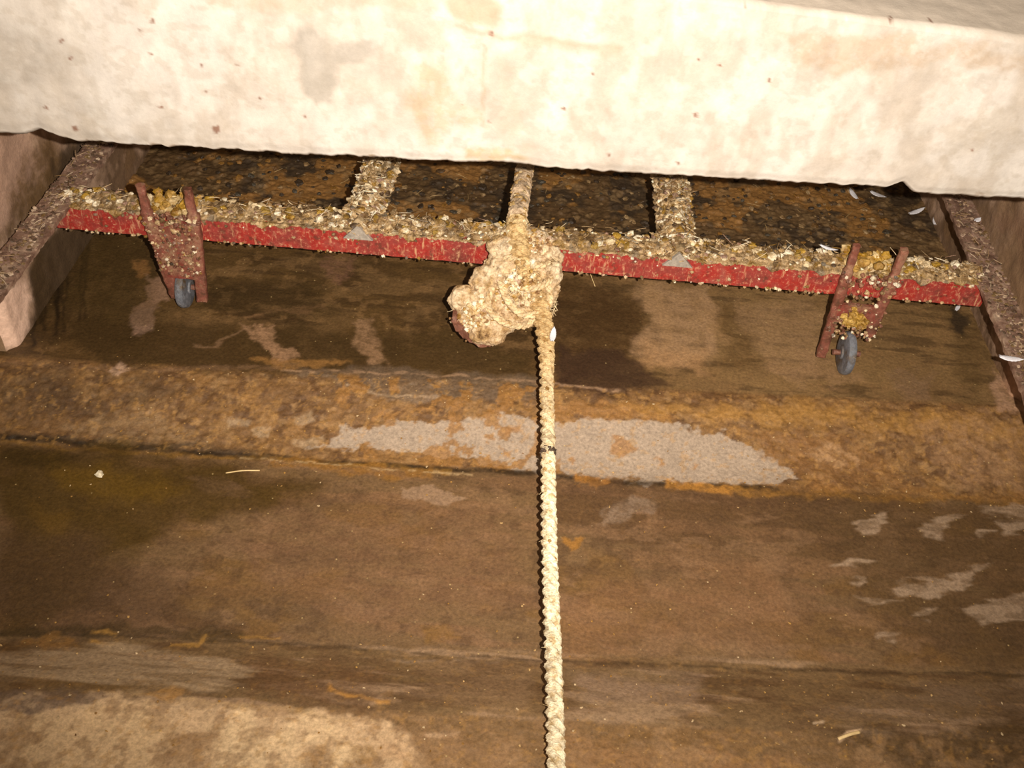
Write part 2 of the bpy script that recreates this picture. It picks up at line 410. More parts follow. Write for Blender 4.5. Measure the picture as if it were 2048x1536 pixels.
# lower joint: black seam, ochre crumbs
li([(0, 872), (150, 885), (300, 898), (480, 912), (760, 930), (1080, 948), (1260, 966), (1560, 978)], 10, (36, 28, 18), a=.8, f=7, warp=2.5, seed=50, wet=.9, grain=.3, gs=40)
li([(0, 868), (140, 880), (330, 894), (520, 908)], 16, (50, 42, 32), a=.6, f=8, warp=5, seed=51, grain=.5)
li([(0, 886), (230, 903), (400, 912), (560, 920), (900, 942)], 8, (146, 106, 44), a=.7, f=6, warp=5, seed=52, grain=.6, gs=90)
li([(540, 925), (700, 938), (860, 948)], 22, (150, 104, 40), a=.7, f=10, warp=8, seed=53, grain=.6, gs=90)
li([(480, 916), (700, 932), (950, 950)], 4, (196, 166, 120), a=.6, f=4, warp=4, seed=54, grain=.9, gs=180)
po([(1145, 950), (1225, 952), (1225, 972), (1190, 976), (1155, 968)], (178, 120, 46), .85, 6, 6, 80, 55, .3)
li([(1330, 968), (1400, 978), (1470, 984)], 18, (182, 126, 50), a=.85, f=7, warp=6, seed=56, grain=.4)
li([(1470, 980), (1640, 990), (1900, 998), (2050, 1003)], 14, (156, 110, 44), a=.75, f=10, warp=7, seed=57, grain=.5)
li([(1560, 975), (1800, 985), (2050, 992)], 16, (138, 96, 46), a=.6, f=12, warp=7, seed=58, grain=.4)
# gutter: olive puddle on the left, darker right, pale smears
po([(0, 895), (300, 915), (560, 940), (640, 960), (560, 1000), (380, 1030), (260, 1130), (140, 1220), (0, 1250)], (78, 58, 20), .85, 60, 24, 20, 60, wet=1)
po([(80, 930), (250, 940), (380, 960), (330, 985), (200, 1000), (120, 975)], (108, 80, 22), .7, 40, 16, 30, 61, wet=1)
po([(60, 1010), (150, 1020), (140, 1060), (80, 1070)], (112, 82, 28), .5, 30, 12, 30, 62, wet=1)
po([(0, 1060), (200, 1080), (380, 1200), (300, 1260), (0, 1260)], (88, 64, 42), .6, 60, 24, 20, 63, wet=.8)
po([(0, 890), (180, 905), (120, 930), (0, 925)], (56, 42, 16), .6, 24, 12, 30, 64, wet=1)
po([(800, 975), (845, 972), (900, 982), (935, 998), (890, 1012), (840, 1002), (805, 1004)], (156, 126, 98), .85, 6, 6, 70, 65)
po([(380, 955), (470, 960), (500, 990), (420, 990)], (118, 90, 66), .5, 24, 14, 40, 66, .4, 60, None, .5, 2)
po([(1210, 1020), (1260, 992), (1310, 1000), (1300, 1020), (1250, 1040), (1200, 1050)], (150, 126, 104), .65, 14, 10, 60, 67, .4)
po([(1080, 955), (1320, 975), (1700, 1010), (1650, 1060), (1500, 1010), (1300, 1000), (1080, 975)], (96, 68, 44), .5, 30, 12, 40, 68)
po([(1560, 1000), (2060, 1008), (2060, 1500), (1880, 1300), (1700, 1200), (1640, 1100)], (92, 70, 44), .65, 90, 24, 20, 69, wet=.8)
for k, q in enumerate([[(1705, 1055), (1740, 1035), (1780, 1030), (1770, 1050), (1745, 1072), (1715, 1070)],
          [(1840, 1060), (1870, 1035), (1940, 1028), (1890, 1050), (1880, 1078), (1850, 1070)], [(1955, 1018), (2060, 1010), (2060, 1030), (1980, 1030)],
          [(1990, 1045), (2060, 1036), (2060, 1052), (2010, 1066)], [(1955, 1062), (1985, 1060), (1985, 1072), (1958, 1074)],
          [(1660, 1128), (1700, 1118), (1755, 1118), (1740, 1128), (1680, 1134)], [(1700, 1160), (1735, 1160), (1725, 1176), (1705, 1174)],
          [(1710, 1195), (1760, 1205), (1800, 1200), (1760, 1215), (1720, 1208)], [(1790, 1170), (1870, 1155), (1950, 1155), (1930, 1185), (1860, 1195), (1800, 1190)],
          [(1890, 1150), (1990, 1130), (1960, 1145), (1900, 1160)], [(1920, 1215), (2060, 1185), (2060, 1240), (1960, 1245)], [(1820, 1185), (1880, 1180), (1880, 1196)],
          [(1750, 1265), (1800, 1262), (1790, 1280), (1755, 1278)], [(1830, 1222), (1880, 1220), (1860, 1236)]]):
    po(q, (168, 142, 116), .8, 9, 8, 55, 70+k, .45, 70, None, .6, 1.8)
po([(500, 1060), (760, 1010), (1060, 1060), (1060, 1200), (700, 1240), (480, 1160)], (128, 92, 64), .45, 70, 30, 20, 90, .4, 40, None, .5, 1.6)
po([(1120, 1180), (1500, 1150), (1600, 1250), (1400, 1310), (1130, 1300)], (136, 98, 64), .5, 60, 30, 20, 91, .4, 40)
po([(840, 1245), (890, 1245), (920, 1270), (880, 1285), (850, 1275)], (136, 98, 42), .6, 16, 10, 60, 92, .3)
po([(1125, 1075), (1160, 1080), (1155, 1096), (1130, 1092)], (168, 116, 44), .75, 6, 6, 90, 93)
# second joint
li([(0, 1268), (120, 1268), (350, 1278), (600, 1290), (1000, 1316), (1100, 1320), (1500, 1338), (2050, 1350)], 6, (56, 42, 26), a=.6, f=7, warp=2.5, seed=95, wet=.8, grain=.4, gs=40)
li([(0, 1262), (240, 1262), (480, 1276)], 22, (66, 50, 22), a=.6, f=14, warp=9, seed=96)
po([(40, 1270), (120, 1262), (160, 1290), (130, 1302), (40, 1290)], (138, 98, 46), .7, 10, 10, 60, 97, .5, 90)
li([(180, 1262), (240, 1266), (230, 1284), (180, 1280)], 6, (168, 124, 54), a=.7, f=5, warp=7, seed=98)
li([(345, 1285), (400, 1288), (420, 1270)], 6, (168, 124, 54), a=.7, f=5, warp=7, seed=99)
li([(480, 1272), (520, 1282), (560, 1280)], 6, (164, 120, 54), a=.6, f=5, warp=7, seed=101)
li([(770, 1320), (1000, 1326)], 5, (150, 128, 106), a=.5, f=6, warp=4, seed=102, grain=.6)
# slope 2 features
po([(0, 1290), (60, 1300), (50, 1380), (0, 1380)], (100, 70, 34), .6, 24, 14, 40, 103)
po([(480, 1310), (760, 1330), (720, 1420), (540, 1400)], (112, 80, 50), .6, 40, 20, 40, 104, .4)
po([(840, 1320), (1060, 1330), (1060, 1420), (860, 1400)], (148, 118, 86), .45, 40, 20, 30, 105, .4, 40, None, .5, 2)
po([(1140, 1330), (1400, 1350), (1360, 1440), (1160, 1430)], (136, 112, 84), .5, 40, 20, 30, 106, .4, 40, None, .5, 2)
li([(0, 1345), (190, 1372), (330, 1378)], 20, (112, 82, 40), a=.6, f=16, warp=9, seed=107, grain=.4)
li([(655, 1375), (690, 1395), (760, 1402), (780, 1405)], 9, (190, 136, 60), a=.75, f=6, warp=8, seed=108, grain=.5)
po([(280, 1385), (360, 1368), (376, 1372), (340, 1400)], (170, 122, 56), .7, 8, 8, 70, 109, .5)
po([(-20, 1310), (200, 1300), (470, 1315), (520, 1345), (400, 1380), (200, 1372), (-20, 1350)], (172, 146, 114), .8, 24, 14, 30, 133, .5, 40, None, .4, 2.4)
po([(1150, 1345), (1420, 1360), (1380, 1410), (1180, 1400)], (156, 128, 104), .6, 24, 14, 30, 134, .5, 40, None, .4, 2.4)
# near floor: light scoured concrete on the left, brown on the right
po([(-30, 1402), (200, 1392), (320, 1396), (560, 1420), (760, 1436), (830, 1500), (900, 1560), (900, 1800), (-30, 1800)], (204, 170, 130), .92, 20, 18, 30, 110, wet=.2)
po([(-20, 1388), (140, 1380), (230, 1396), (130, 1418), (60, 1430), (-20, 1420)], (112, 90, 72), .8, 10, 9, 60, 111, .3)
po([(50, 1420), (70, 1420), (62, 1440), (52, 1438)], (84, 64, 56), .7, 6, 5, 90, 112)
po([(430, 1450), (700, 1455), (740, 1540), (600, 1700), (430, 1700)], (228, 196, 150), .6, 34, 28, 30, 113, .5, 50)
po([(690, 1485), (740, 1495), (760, 1530), (720, 1530), (690, 1510)], (140, 104, 52), .7, 14, 10, 60, 114, .4)
po([(60, 1430), (300, 1420), (420, 1480), (300, 1560), (40, 1560)], (212, 178, 132), .6, 34, 28, 30, 115, .4, 50)
po([(320, 1460), (440, 1470), (430, 1560), (300, 1560)], (168, 134, 96), .6, 24, 20, 30, 116, .4, 50)
li([(330, 1398), (520, 1412), (680, 1440), (760, 1442)], 8, (186, 152, 108), a=.7, f=7, warp=8, seed=117, grain=.5)
li([(850, 1472), (920, 1468), (912, 1476)], 8, (192, 158, 122), a=.8, f=6, warp=5, seed=118)
po([(780, 1470), (900, 1470), (1060, 1500), (1060, 1620), (800, 1620)], (176, 138, 98), .6, 40, 24, 30, 126, .5, 60)
po([(820, 1490), (1060, 1480), (1060, 1600), (900, 1600)], (134, 100, 60), .6, 30, 20, 40, 119, .5, 70)
po([(1110, 1490), (1300, 1480), (1620, 1530), (1620, 1600), (1110, 1600)], (148, 108, 66), .7, 30, 20, 40, 120, .5, 70)
po([(1140, 1460), (1420, 1460), (1560, 1480), (1400, 1500), (1150, 1490)], (120, 86, 42), .5, 20, 14, 40, 121, .4)
po([(1640, 1470), (1860, 1450), (2060, 1450), (2060, 1560), (1800, 1530), (1700, 1500)], (84, 62, 34), .8, 30, 18, 30, 122, .3, wet=.6)
po([(1620, 1420), (1760, 1390), (1900, 1370), (2060, 1390), (2060, 1440), (1860, 1440), (1700, 1460)], (134, 110, 86), .55, 34, 18, 30, 123, .4, 40, None, .5, 2)
li([(1675, 1480), (1695, 1468), (1718, 1464)], 8, (212, 178, 140), a=.95, f=5, warp=3, seed=124)
li([(1625, 1446), (1650, 1444)], 5, (196, 168, 136), a=.8, f=4, warp=3, seed=125)
pt.fleck(34, .54, .10, (150, 116, 78), .6, 131, 1, 1, r_near)
pt.fleck(80, .56, .08, (140, 106, 70), .5, 132, 1, 1, r_near)
pt.fleck(150, .63, .06, (170, 126, 64), .45, 130, 1, 1, np.clip(r_near*.8+r_s2*.4+r_gut*.10+r_s1*.8, 0, 1))
# granular relief on the dirty bands
relief = (fbm(gx, gy, 130, 4, 200)-.5)*.0035*np.clip(r_s1+far*1.6+r_near*.5+.25, 0, 1.6)
relief *= np.where(bare, .2, 1.)
lumpy = sstep(.55, .75, fbm(gx, gy, 55, 3, 210))*.003*far
gz2 = gz + relief + lumpy
lum = pt.c.mean(1, keepdims=True); pt.c = (pt.c*.96+lum*.04)*np.array([1.0, .97, .93]); pt.c *= (1.0-.02*r_near-.10*r_gut+.02*r_s2+.15*far+.05*r_s1)[:, None]
flo = fast_mesh('floor', np.stack([gx, gy, gz2], 1), grid_faces(nx, ny), M_FLOOR, pt.c, wet=pt.wet)
tag(flo, 'wet manure-stained concrete floor of the scraper channel with a shallow cross gutter', 'floor', kind='structure')

# ================================================================== CHANNEL WALLS
def wall(name, side, label, pink):
    X = -.69 if side < 0 else .685
    y_end = float(fold_y(0, np.array(X)))+.012
    n1, n2, n3 = 30, 420, 130
    # profile: outer top -> inner face; front end cap
    prof = []
    for t in np.linspace(0, 1, n3): prof.append((X, t*.402-.02))
    prof = np.array(prof)
    ysw = np.linspace(y_end, 2.6, n2)
    zz, yy = np.meshgrid(prof[:, 1], ysw)
    zz = zz.ravel(); yy = yy.ravel()
    xx = np.full(len(zz), X) - side*((fbm(yy, zz, 26, 4, 61+side)-.5)*.006) + side*.012*(1-sstep(0, .015, yy-y_end))
    p2x, p2y = proj(np.stack([xx, yy, zz], 1))
    w = Paint(p2x, p2y, yy, zz, (184, 150, 124))
    w.fleck(8, .48, .12, (104, 76, 46), .8, 5, 1, 1)
    w.fleck(20, .53, .1, (124, 92, 58), .6, 6, 1, .6)
    w.fleck(50, .56, .08, (172, 138, 110), .5, 8)
    if side < 0:
        w.poly([(-20, 270), (60, 275), (90, 330), (40, 420), (-20, 480)], (182, 146, 124), .8, 30, 16, 30, 7)
        w.poly([(60, 300), (170, 290), (120, 380), (40, 470), (0, 500), (30, 400)], (104, 76, 40), .8, 26, 16, 30, 9, .3)
        w.poly([(130, 285), (215, 290), (160, 360), (110, 380)], (60, 42, 22), .8, 24, 12, 30, 10)
        w.poly([(60, 480), (200, 430), (220, 520), (90, 640), (62, 690)], (66, 48, 24), .9, 24, 10, 40, 12, wet=.7)
        w.poly([(-20, 560), (40, 560), (62, 600), (58, 650), (48, 690), (-20, 700)], (244, 204, 178), .95, 18, 8, 50, 11, .2)
    else:
        w.poly([(1900, 400), (2060, 405), (2060, 640), (2000, 600), (1940, 480)], (146, 114, 82), .75, 26, 14, 30, 7, .3)
        w.poly([(1990, 430), (2060, 420), (2060, 560)], (146, 108, 82), .6, 26, 14, 30, 9, .3)
        w.poly([(1995, 720), (2060, 730), (2060, 860), (1995, 840)], (176, 134, 104), .8, 20, 10, 50, 11, .3)
        w.poly([(1900, 560), (1990, 640), (2010, 760), (1980, 780), (1900, 640)], (90, 64, 36), .8, 20, 10, 50, 13, .3)
    V = np.stack([xx, yy, zz], 1); Fa = grid_faces(n3, n2)
    if side < 0: Fa = Fa[:, ::-1]
    # cap, top and outside, coarse
    k = len(V); Xo = X + side*1.2
    ex = np.array([[Xo, y_end, -.02], [Xo, y_end, .382], [Xo, 2.6, -.02], [Xo, 2.6, .382]])
    fr = list(range(0, n3)); bk = [(n2-1)*n3+i for i in range(n3)]; tp = [(j+1)*n3-1 for j in range(n2)]
    ex_c = np.tile(s2l((150, 120, 90)), (4, 1))
    dup_i = fr + tp; nd_ = len(dup_i)
    V = np.concatenate([V, ex, V[dup_i]]); C = np.concatenate([w.c, ex_c, np.tile(s2l((150, 120, 90)), (nd_, 1))])
    fr = [k+4+i for i in range(n3)]; tp = [k+4+n3+i for i in range(n2)]
    me_faces = [tuple(f) for f in Fa.tolist()]
    me_faces.append(tuple(fr + [k+1, k]))
    me_faces.append(tuple(tp + [k+3, k+1]))
    me_faces.append((k, k+1, k+3, k+2)); me_faces.append(tuple(bk[::-1]+[k+2, k+3]))
    o = fast_mesh(name, V, me_faces, M_WALL, C, wet=np.concatenate([w.wet, np.zeros(4+nd_)]))
    tag(o, label, 'wall', kind='structure')
wall('wall_left', -1, 'stained concrete side wall of the channel at the left edge', True)
wall('wall_right', 1, 'stained concrete side wall of the channel at the right edge', False)

bk_ = MB(); bk_.add([(-2.2, 2.6, -.02), (2.2, 2.6, -.02), (2.2, 2.6, 1.6), (-2.2, 2.6, 1.6), (-2.2, 2.75, -.02), (2.2, 2.75, -.02), (2.2, 2.75, 1.6), (-2.2, 2.75, 1.6)],
    [(0, 1, 2, 3), (7, 6, 5, 4), (0, 4, 5, 1), (3, 2, 6, 7), (0, 3, 7, 4), (1, 5, 6, 2)], tuple(s2l((120, 96, 74))))
tag(bk_.build('wall_back', M_WALL), 'dim concrete wall behind the scraper', 'wall', kind='structure')

# ================================================================== CONCRETE BEAM
def beam():
    zb = .402
    A = P(0, 278, z=zb); B = P(2048, 397, z=zb); s_ = (B[1]-A[1])/(B[0]-A[0]); c0 = A[1]-s_*A[0]
    T1 = P(1480, 0, Y=c0+s_*.16); T2 = P(2048, 75, Y=c0+s_*.41)
    st = (T2[2]-T1[2])/(T2[0]-T1[0])
    nu = 1200; xs_ = np.linspace(-1.4, 1.4, nu)
    nf, nt_, nb = 190, 50, 16
    cols = []; us = []
    V = np.zeros((nf+nt_+nb*2, nu, 3))
    top = T1[2] + st*(np.clip(xs_, -.9, .9)-T1[0])
    yf = c0+s_*xs_
    jag = (fbm(xs_, xs_*0, 90, 5, 3)-.5)*.005 + (fbm(xs_, xs_*0+5, 14, 3, 9)-.5)*.002
    # chips in the arris
    for cx, wd, dp in ((P(96, 278, z=zb)[0], .016, .007), (P(1806, 385, z=zb)[0], .010, .007), (P(1000, 330, z=zb)[0], .03, .003)):
        jag += dp*np.exp(-((xs_-cx)/wd)**2)
    jag -= .004*sstep(P(1800, 385, z=zb)[0], P(1816, 385, z=zb)[0], xs_)
    jag += .003*(1-sstep(P(84, 278, z=zb)[0], P(100, 278, z=zb)[0], xs_))
    row = 0
    # bottom (back to front)
    for t in np.linspace(0, 1, nb):
        V[row, :, 0] = xs_; V[row, :, 1] = yf + .26*(1-t) + (.006 if t == 1 else 0); V[row, :, 2] = zb+jag*t*t; row += 1
    # front face, bottom to top
    for t in np.linspace(0, 1, nf):
        zz = (zb+jag+.004) + (top-zb-jag-.010)*t
        V[row, :, 0] = xs_; V[row, :, 2] = zz
        V[row, :, 1] = yf + (fbm(xs_, zz, 12, 4, 17)-.5)*.006 + .0015*(1-sstep(0, .05, t)); row += 1
    for t in np.linspace(0, 1, nt_):
        V[row, :, 0] = xs_; V[row, :, 1] = yf + .006 + .254*t; V[row, :, 2] = top - .001 + (fbm(xs_, yf+t*.26, 30, 3, 19)-.5)*.003 + .008*sstep(0, .5, t)*0; row += 1
    for t in np.linspace(0, 1, nb):
        V[row, :, 0] = xs_; V[row, :, 1] = yf + .26; V[row, :, 2] = (top-.003)*(1-t) + zb*t; row += 1
    V = V.reshape(-1, 3)
    bx, by = proj(V)
    b = Paint(bx, by, V[:, 0], V[:, 2]+V[:, 1]*.7, (200, 188, 172))
    b.fleck(5, .44, .16, (208, 198, 184), .6, 1)
    b.fleck(12, .48, .20, (186, 173, 156), .5, 2, 1, .5)
    b.fleck(26, .50, .20, (184, 170, 152), .45, 3, 1, .7)
    b.fleck(60, .50, .18, (182, 168, 150), .4, 31, 1, .35)
    b.fleck(18, .50, .16, (216, 208, 196), .6, 4, 1, .6)
    b.fleck(45, .52, .14, (214, 206, 192), .45, 34, 1, .6)
    b.fleck(110, .54, .12, (176, 162, 142), .3, 8)
    b.poly([(600, 60), (640, 70), (665, 75), (745, 80), (740, 120), (675, 120), (670, 200), (640, 215), (600, 180), (585, 140), (605, 120), (575, 100), (600, 80)], (160, 152, 138), .6, 16, 12, 50, 11)
    b.poly([(780, 0), (830, 0), (900, 90), (860, 120), (790, 80)], (180, 168, 148), .6, 24, 12, 40, 12)
    b.poly([(0, 50), (60, 60), (150, 180), (100, 190), (0, 150)], (176, 164, 148), .6, 34, 18, 30, 13, .4)
    b.poly([(830, 140), (900, 130), (960, 250), (860, 290), (810, 220)], (190, 166, 128), .55, 34, 18, 40, 14, .4)
    b.poly([(880, -60), (960, -60), (1000, 40), (940, 60), (900, 20)], (178, 148, 112), .6, 24, 12, 40, 15)
    b.line([(905, 50), (960, 66), (1040, 72), (1130, 86), (1240, 100)], 12, (176, 148, 120), a=.5, f=14, warp=7, seed=16)
    b.line([(1030, 85), (1130, 92), (1240, 108)], 20, (186, 164, 138), a=.5, f=18, warp=9, seed=17)
    b.poly([(1560, 60), (1740, 70), (2050, 110), (2050, 150), (1850, 130), (1740, 150), (1600, 130)], (178, 152, 122), .55, 26, 16, 40, 18, .4)
    b.poly([(380, -20), (900, -20), (880, 16), (420, 18)], (184, 162, 134), .45, 26, 12, 40, 19, .3)
    b.poly([(990, 110), (1030, 140), (1060, 300), (1000, 310)], (192, 178, 156), .5, 20, 14, 40, 20, .4)
    b.poly([(1860, 260), (2050, 200), (2050, 300), (1900, 320)], (178, 164, 144), .5, 24, 18, 40, 21, .4)
    b.line([(965, 90), (975, 180), (960, 250)], 6, (172, 150, 120), a=.5, f=8, warp=7, seed=22)
    b.poly([(930, 296), (990, 290), (1060, 318), (1000, 326), (930, 318)], (196, 166, 116), .6, 12, 8, 60, 23, .4)
    b.mix(sstep(.0, .004, V[:, 1]-(c0+s_*V[:, 0])-.004)*sstep(.50, .56, V[:, 2])*.9, (232, 216, 194))  # top surface painted lighter to make up for the grazing flash light
    # dark edge grime and specks
    for k in range(60):
        x = random.uniform(0, 2048); y = 281+x*.0625+random.uniform(-14, 4)
        b.poly([(x-8, y-2), (x, y-5), (x+9, y), (x, y+5)], (134, 106, 74), random.uniform(.3, .8), 5, 5, 120, 300+k)
    for x, y, r in [(150, 257, 7), (433, 258, 8), (283, 60, 4), (305, 42, 5), (124, 82, 4), (140, 115, 4), (300, 110, 4), (413, 184, 3), (475, 133, 4), (320, 215, 4), (92, 214, 4), (610, 233, 4), (981, 67, 5), (1395, 120, 3), (1440, 130, 4), (1540, 163, 3), (1392, 230, 4), (1183, 147, 3), (1356, 327, 4), (1490, 10, 5), (925, 208, 3), (1126, 217, 4), (980, 243, 3), (1860, 40, 6), (1780, 36, 5), (1945, 300, 3), (1214, 312, 4), (520, 195, 3), (404, 132, 3)]:
        b.poly([(x-r, y-r*.6), (x+r*.4, y-r), (x+r, y+r*.5), (x-r*.3, y+r)], (128, 84, 60), .85, 4, 3, 150, int(x))
    b.c = b.c*np.array([.70, .685, .70])
    topm = sstep(.0, .004, V[:, 1]-(c0+s_*V[:, 0])-.004)*sstep(.50, .56, V[:, 2])
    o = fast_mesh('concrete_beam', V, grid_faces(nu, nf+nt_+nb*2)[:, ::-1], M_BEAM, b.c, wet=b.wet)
    o.name = 'trim_1'
    tag(o, 'pale concrete beam crossing the channel above the scraper', 'beam', kind='structure')
    return o
beam()

# ================================================================== SCRAPER
BY = 1.112                      # front face of the cross bar
scr = empty('manure_scraper', (0, BY, 0), 'red painted steel manure scraper frame on small wheels, caked in droppings and straw', 'manure scraper')

def box_pts(c0, c1):
    (x0, y0, z0), (x1, y1, z1) = c0, c1
    V = [(x, y, z) for x in (x0, x1) for y in (y0, y1) for z in (z0, z1)]
    Fc = [(0, 1, 3, 2), (4, 6, 7, 5), (0, 4, 5, 1), (2, 3, 7, 6), (0, 2, 6, 4), (1, 5, 7, 3)]
    return V, Fc
def extrude_profile(pts2, path, closed=True, caps=True, jit=0., seed=0):
    """pts2: (a,b) profile; path: list of (origin, axisA, axisB); returns V,F"""
    V = []; F_ = []; n = len(pts2)
    for o, a, b in path:
        for (u, v) in pts2:
            p = np.array(o)+np.array(a)*u+np.array(b)*v
            if jit:
                q = mn.noise_vector(Vector(p*90)+Vector((seed, 0, 0))); q2 = mn.noise_vector(Vector(p*260)+Vector((0, seed, 0)))
                p = p+np.array(q)*jit+np.array(q2)*jit*.5
            V.append(p)
    for i in range(len(path)-1):
        for j in range(n if closed else n-1):
            k = (j+1) % n
            F_.append((i*n+j, i*n+k, (i+1)*n+k, (i+1)*n+j))
    if caps and closed:
        F_.append(tuple(range(n))[::-1]); F_.append(tuple((len(path)-1)*n+j for j in range(n)))
    return V, F_
def densify(pts, step, closed=True):
    out = []; n = len(pts)
    for i in range(n if closed else n-1):
        a = np.array(pts[i], float); b = np.array(pts[(i+1) % n], float); k = max(1, int(np.hypot(*(b-a))/step))
        for t in range(k): out.append(tuple(a+(b-a)*t/k))
    return out
def solid(name, m, V, F_, parent=scr):
    o = fast_mesh(name, np.array(V), F_, m, None, True, parent)
    for p in o.data.polygons: pass
    return o
def poly_smooth(o, ang=40):
    try:
        me = o.data; me.set_sharp_from_angle(angle=math.radians(ang))
    except Exception: pass
    return o

zt, zl = .155, .118
xL, xR = -.655, .612
# cross bar: angle iron, red face towards us, flange on top
prof = densify([(0, zl), (0, zt), (.040, zt), (.040, zt-.005), (.005, zt-.005), (.005, zl)], .004)
path = [((x, BY, 0), (0, 1, 0), (0, 0, 1)) for x in np.linspace(xL, xR, 420)]
V, F_ = extrude_profile([(a, b) for a, b in prof], path, jit=.0009)
cb = poly_smooth(solid('cross_bar', M_RED, V, F_))
# side bars (flat-topped angle iron along the walls, with a skirt plate down to the floor)
def side_bar(pts, wdt, m, nm='side_bar'):
    # pts: centre line, z top
    P0, P1 = np.array(pts[0]), np.array(pts[1]); n = 220
    path = []
    for t in np.linspace(0, 1, n):
        c = P0+(P1-P0)*t; path.append((c, (1, 0, 0), (0, 0, 1)))
    pr = densify([(-wdt/2, 0), (wdt/2, 0), (wdt/2, -.006), (-wdt/2+.006, -.006), (-wdt/2+.006, -.05), (-wdt/2, -.05)], .004)
    return extrude_profile(pr, path, jit=.0018, seed=3)
lf = P(198, 290, z=.158); ln = P(0, 548, z=.158); d = (lf-ln)/np.linalg.norm(lf-ln)
V, F_ = side_bar([ln-d*.12, lf+d*.55], .042, M_SIDE)
poly_smooth(solid('side_bar', M_SIDE, V, F_))
rf = P(1918, 400, z=.158); rn = P(2040, 690, z=.158); d = (rf-rn)/np.linalg.norm(rf-rn)
V, F_ = side_bar([rn-d*.22, rf+d*.50], .040, M_SIDE)
V = [(2*((rn+(rf-rn)*((v[1]-rn[1])/(rf[1]-rn[1])))[0])-v[0], v[1], v[2]) for v in V]; F_ = [f[::-1] for f in F_]
poly_smooth(solid('side_bar', M_SIDE, V, F_))
# inner braces: angle iron laid ridge up, ends butt on the cross bar
def brace(pn, pf, hw, ridge):
    a = P(*pn, z=.150); b = P(*pf, z=.150); d = b-a; d[2] = 0; L = np.linalg.norm(d); d /= L
    side = np.array([d[1], -d[0], 0])
    a = a + d*((BY+.004-a[1])/d[1])
    n = 150; path = [(a+d*(L+.5)*t, side, (0, 0, 1)) for t in np.linspace(0, 1, n)]
    pr = densify([(-hw, 0), (0, ridge), (hw, 0), (hw-.005, -.003), (0, ridge-.007), (-hw+.005, -.003)], .0035)
    V, F_ = extrude_profile(pr, path, jit=.0022, seed=5)
    poly_smooth(solid('brace', M_BRACE, V, F_), 60)
    # gusset closing the end of the angle iron
    g0 = a - d*.006
    V = []
    for off in (-.0025, .0025):
        for u, v in ((-hw*.78, -.006), (0, ridge*.72), (hw*.78, -.006)): V.append(g0+d*off+side*u+np.array([0, 0, v]))
    o = solid('end_plate', M_PLATE, V, [(0, 1, 2)[::-1], (3, 4, 5), (0, 3, 4, 1)[::-1], (1, 4, 5, 2)[::-1], (2, 5, 3, 0)[::-1]])
    poly_smooth(o); o['label'] = 'triangular grey end plate'
    return a, d, side
br1 = brace((716, 470), (766, 322), .026, .022)
br2 = brace((1355, 515), (1340, 352), .026, .022)

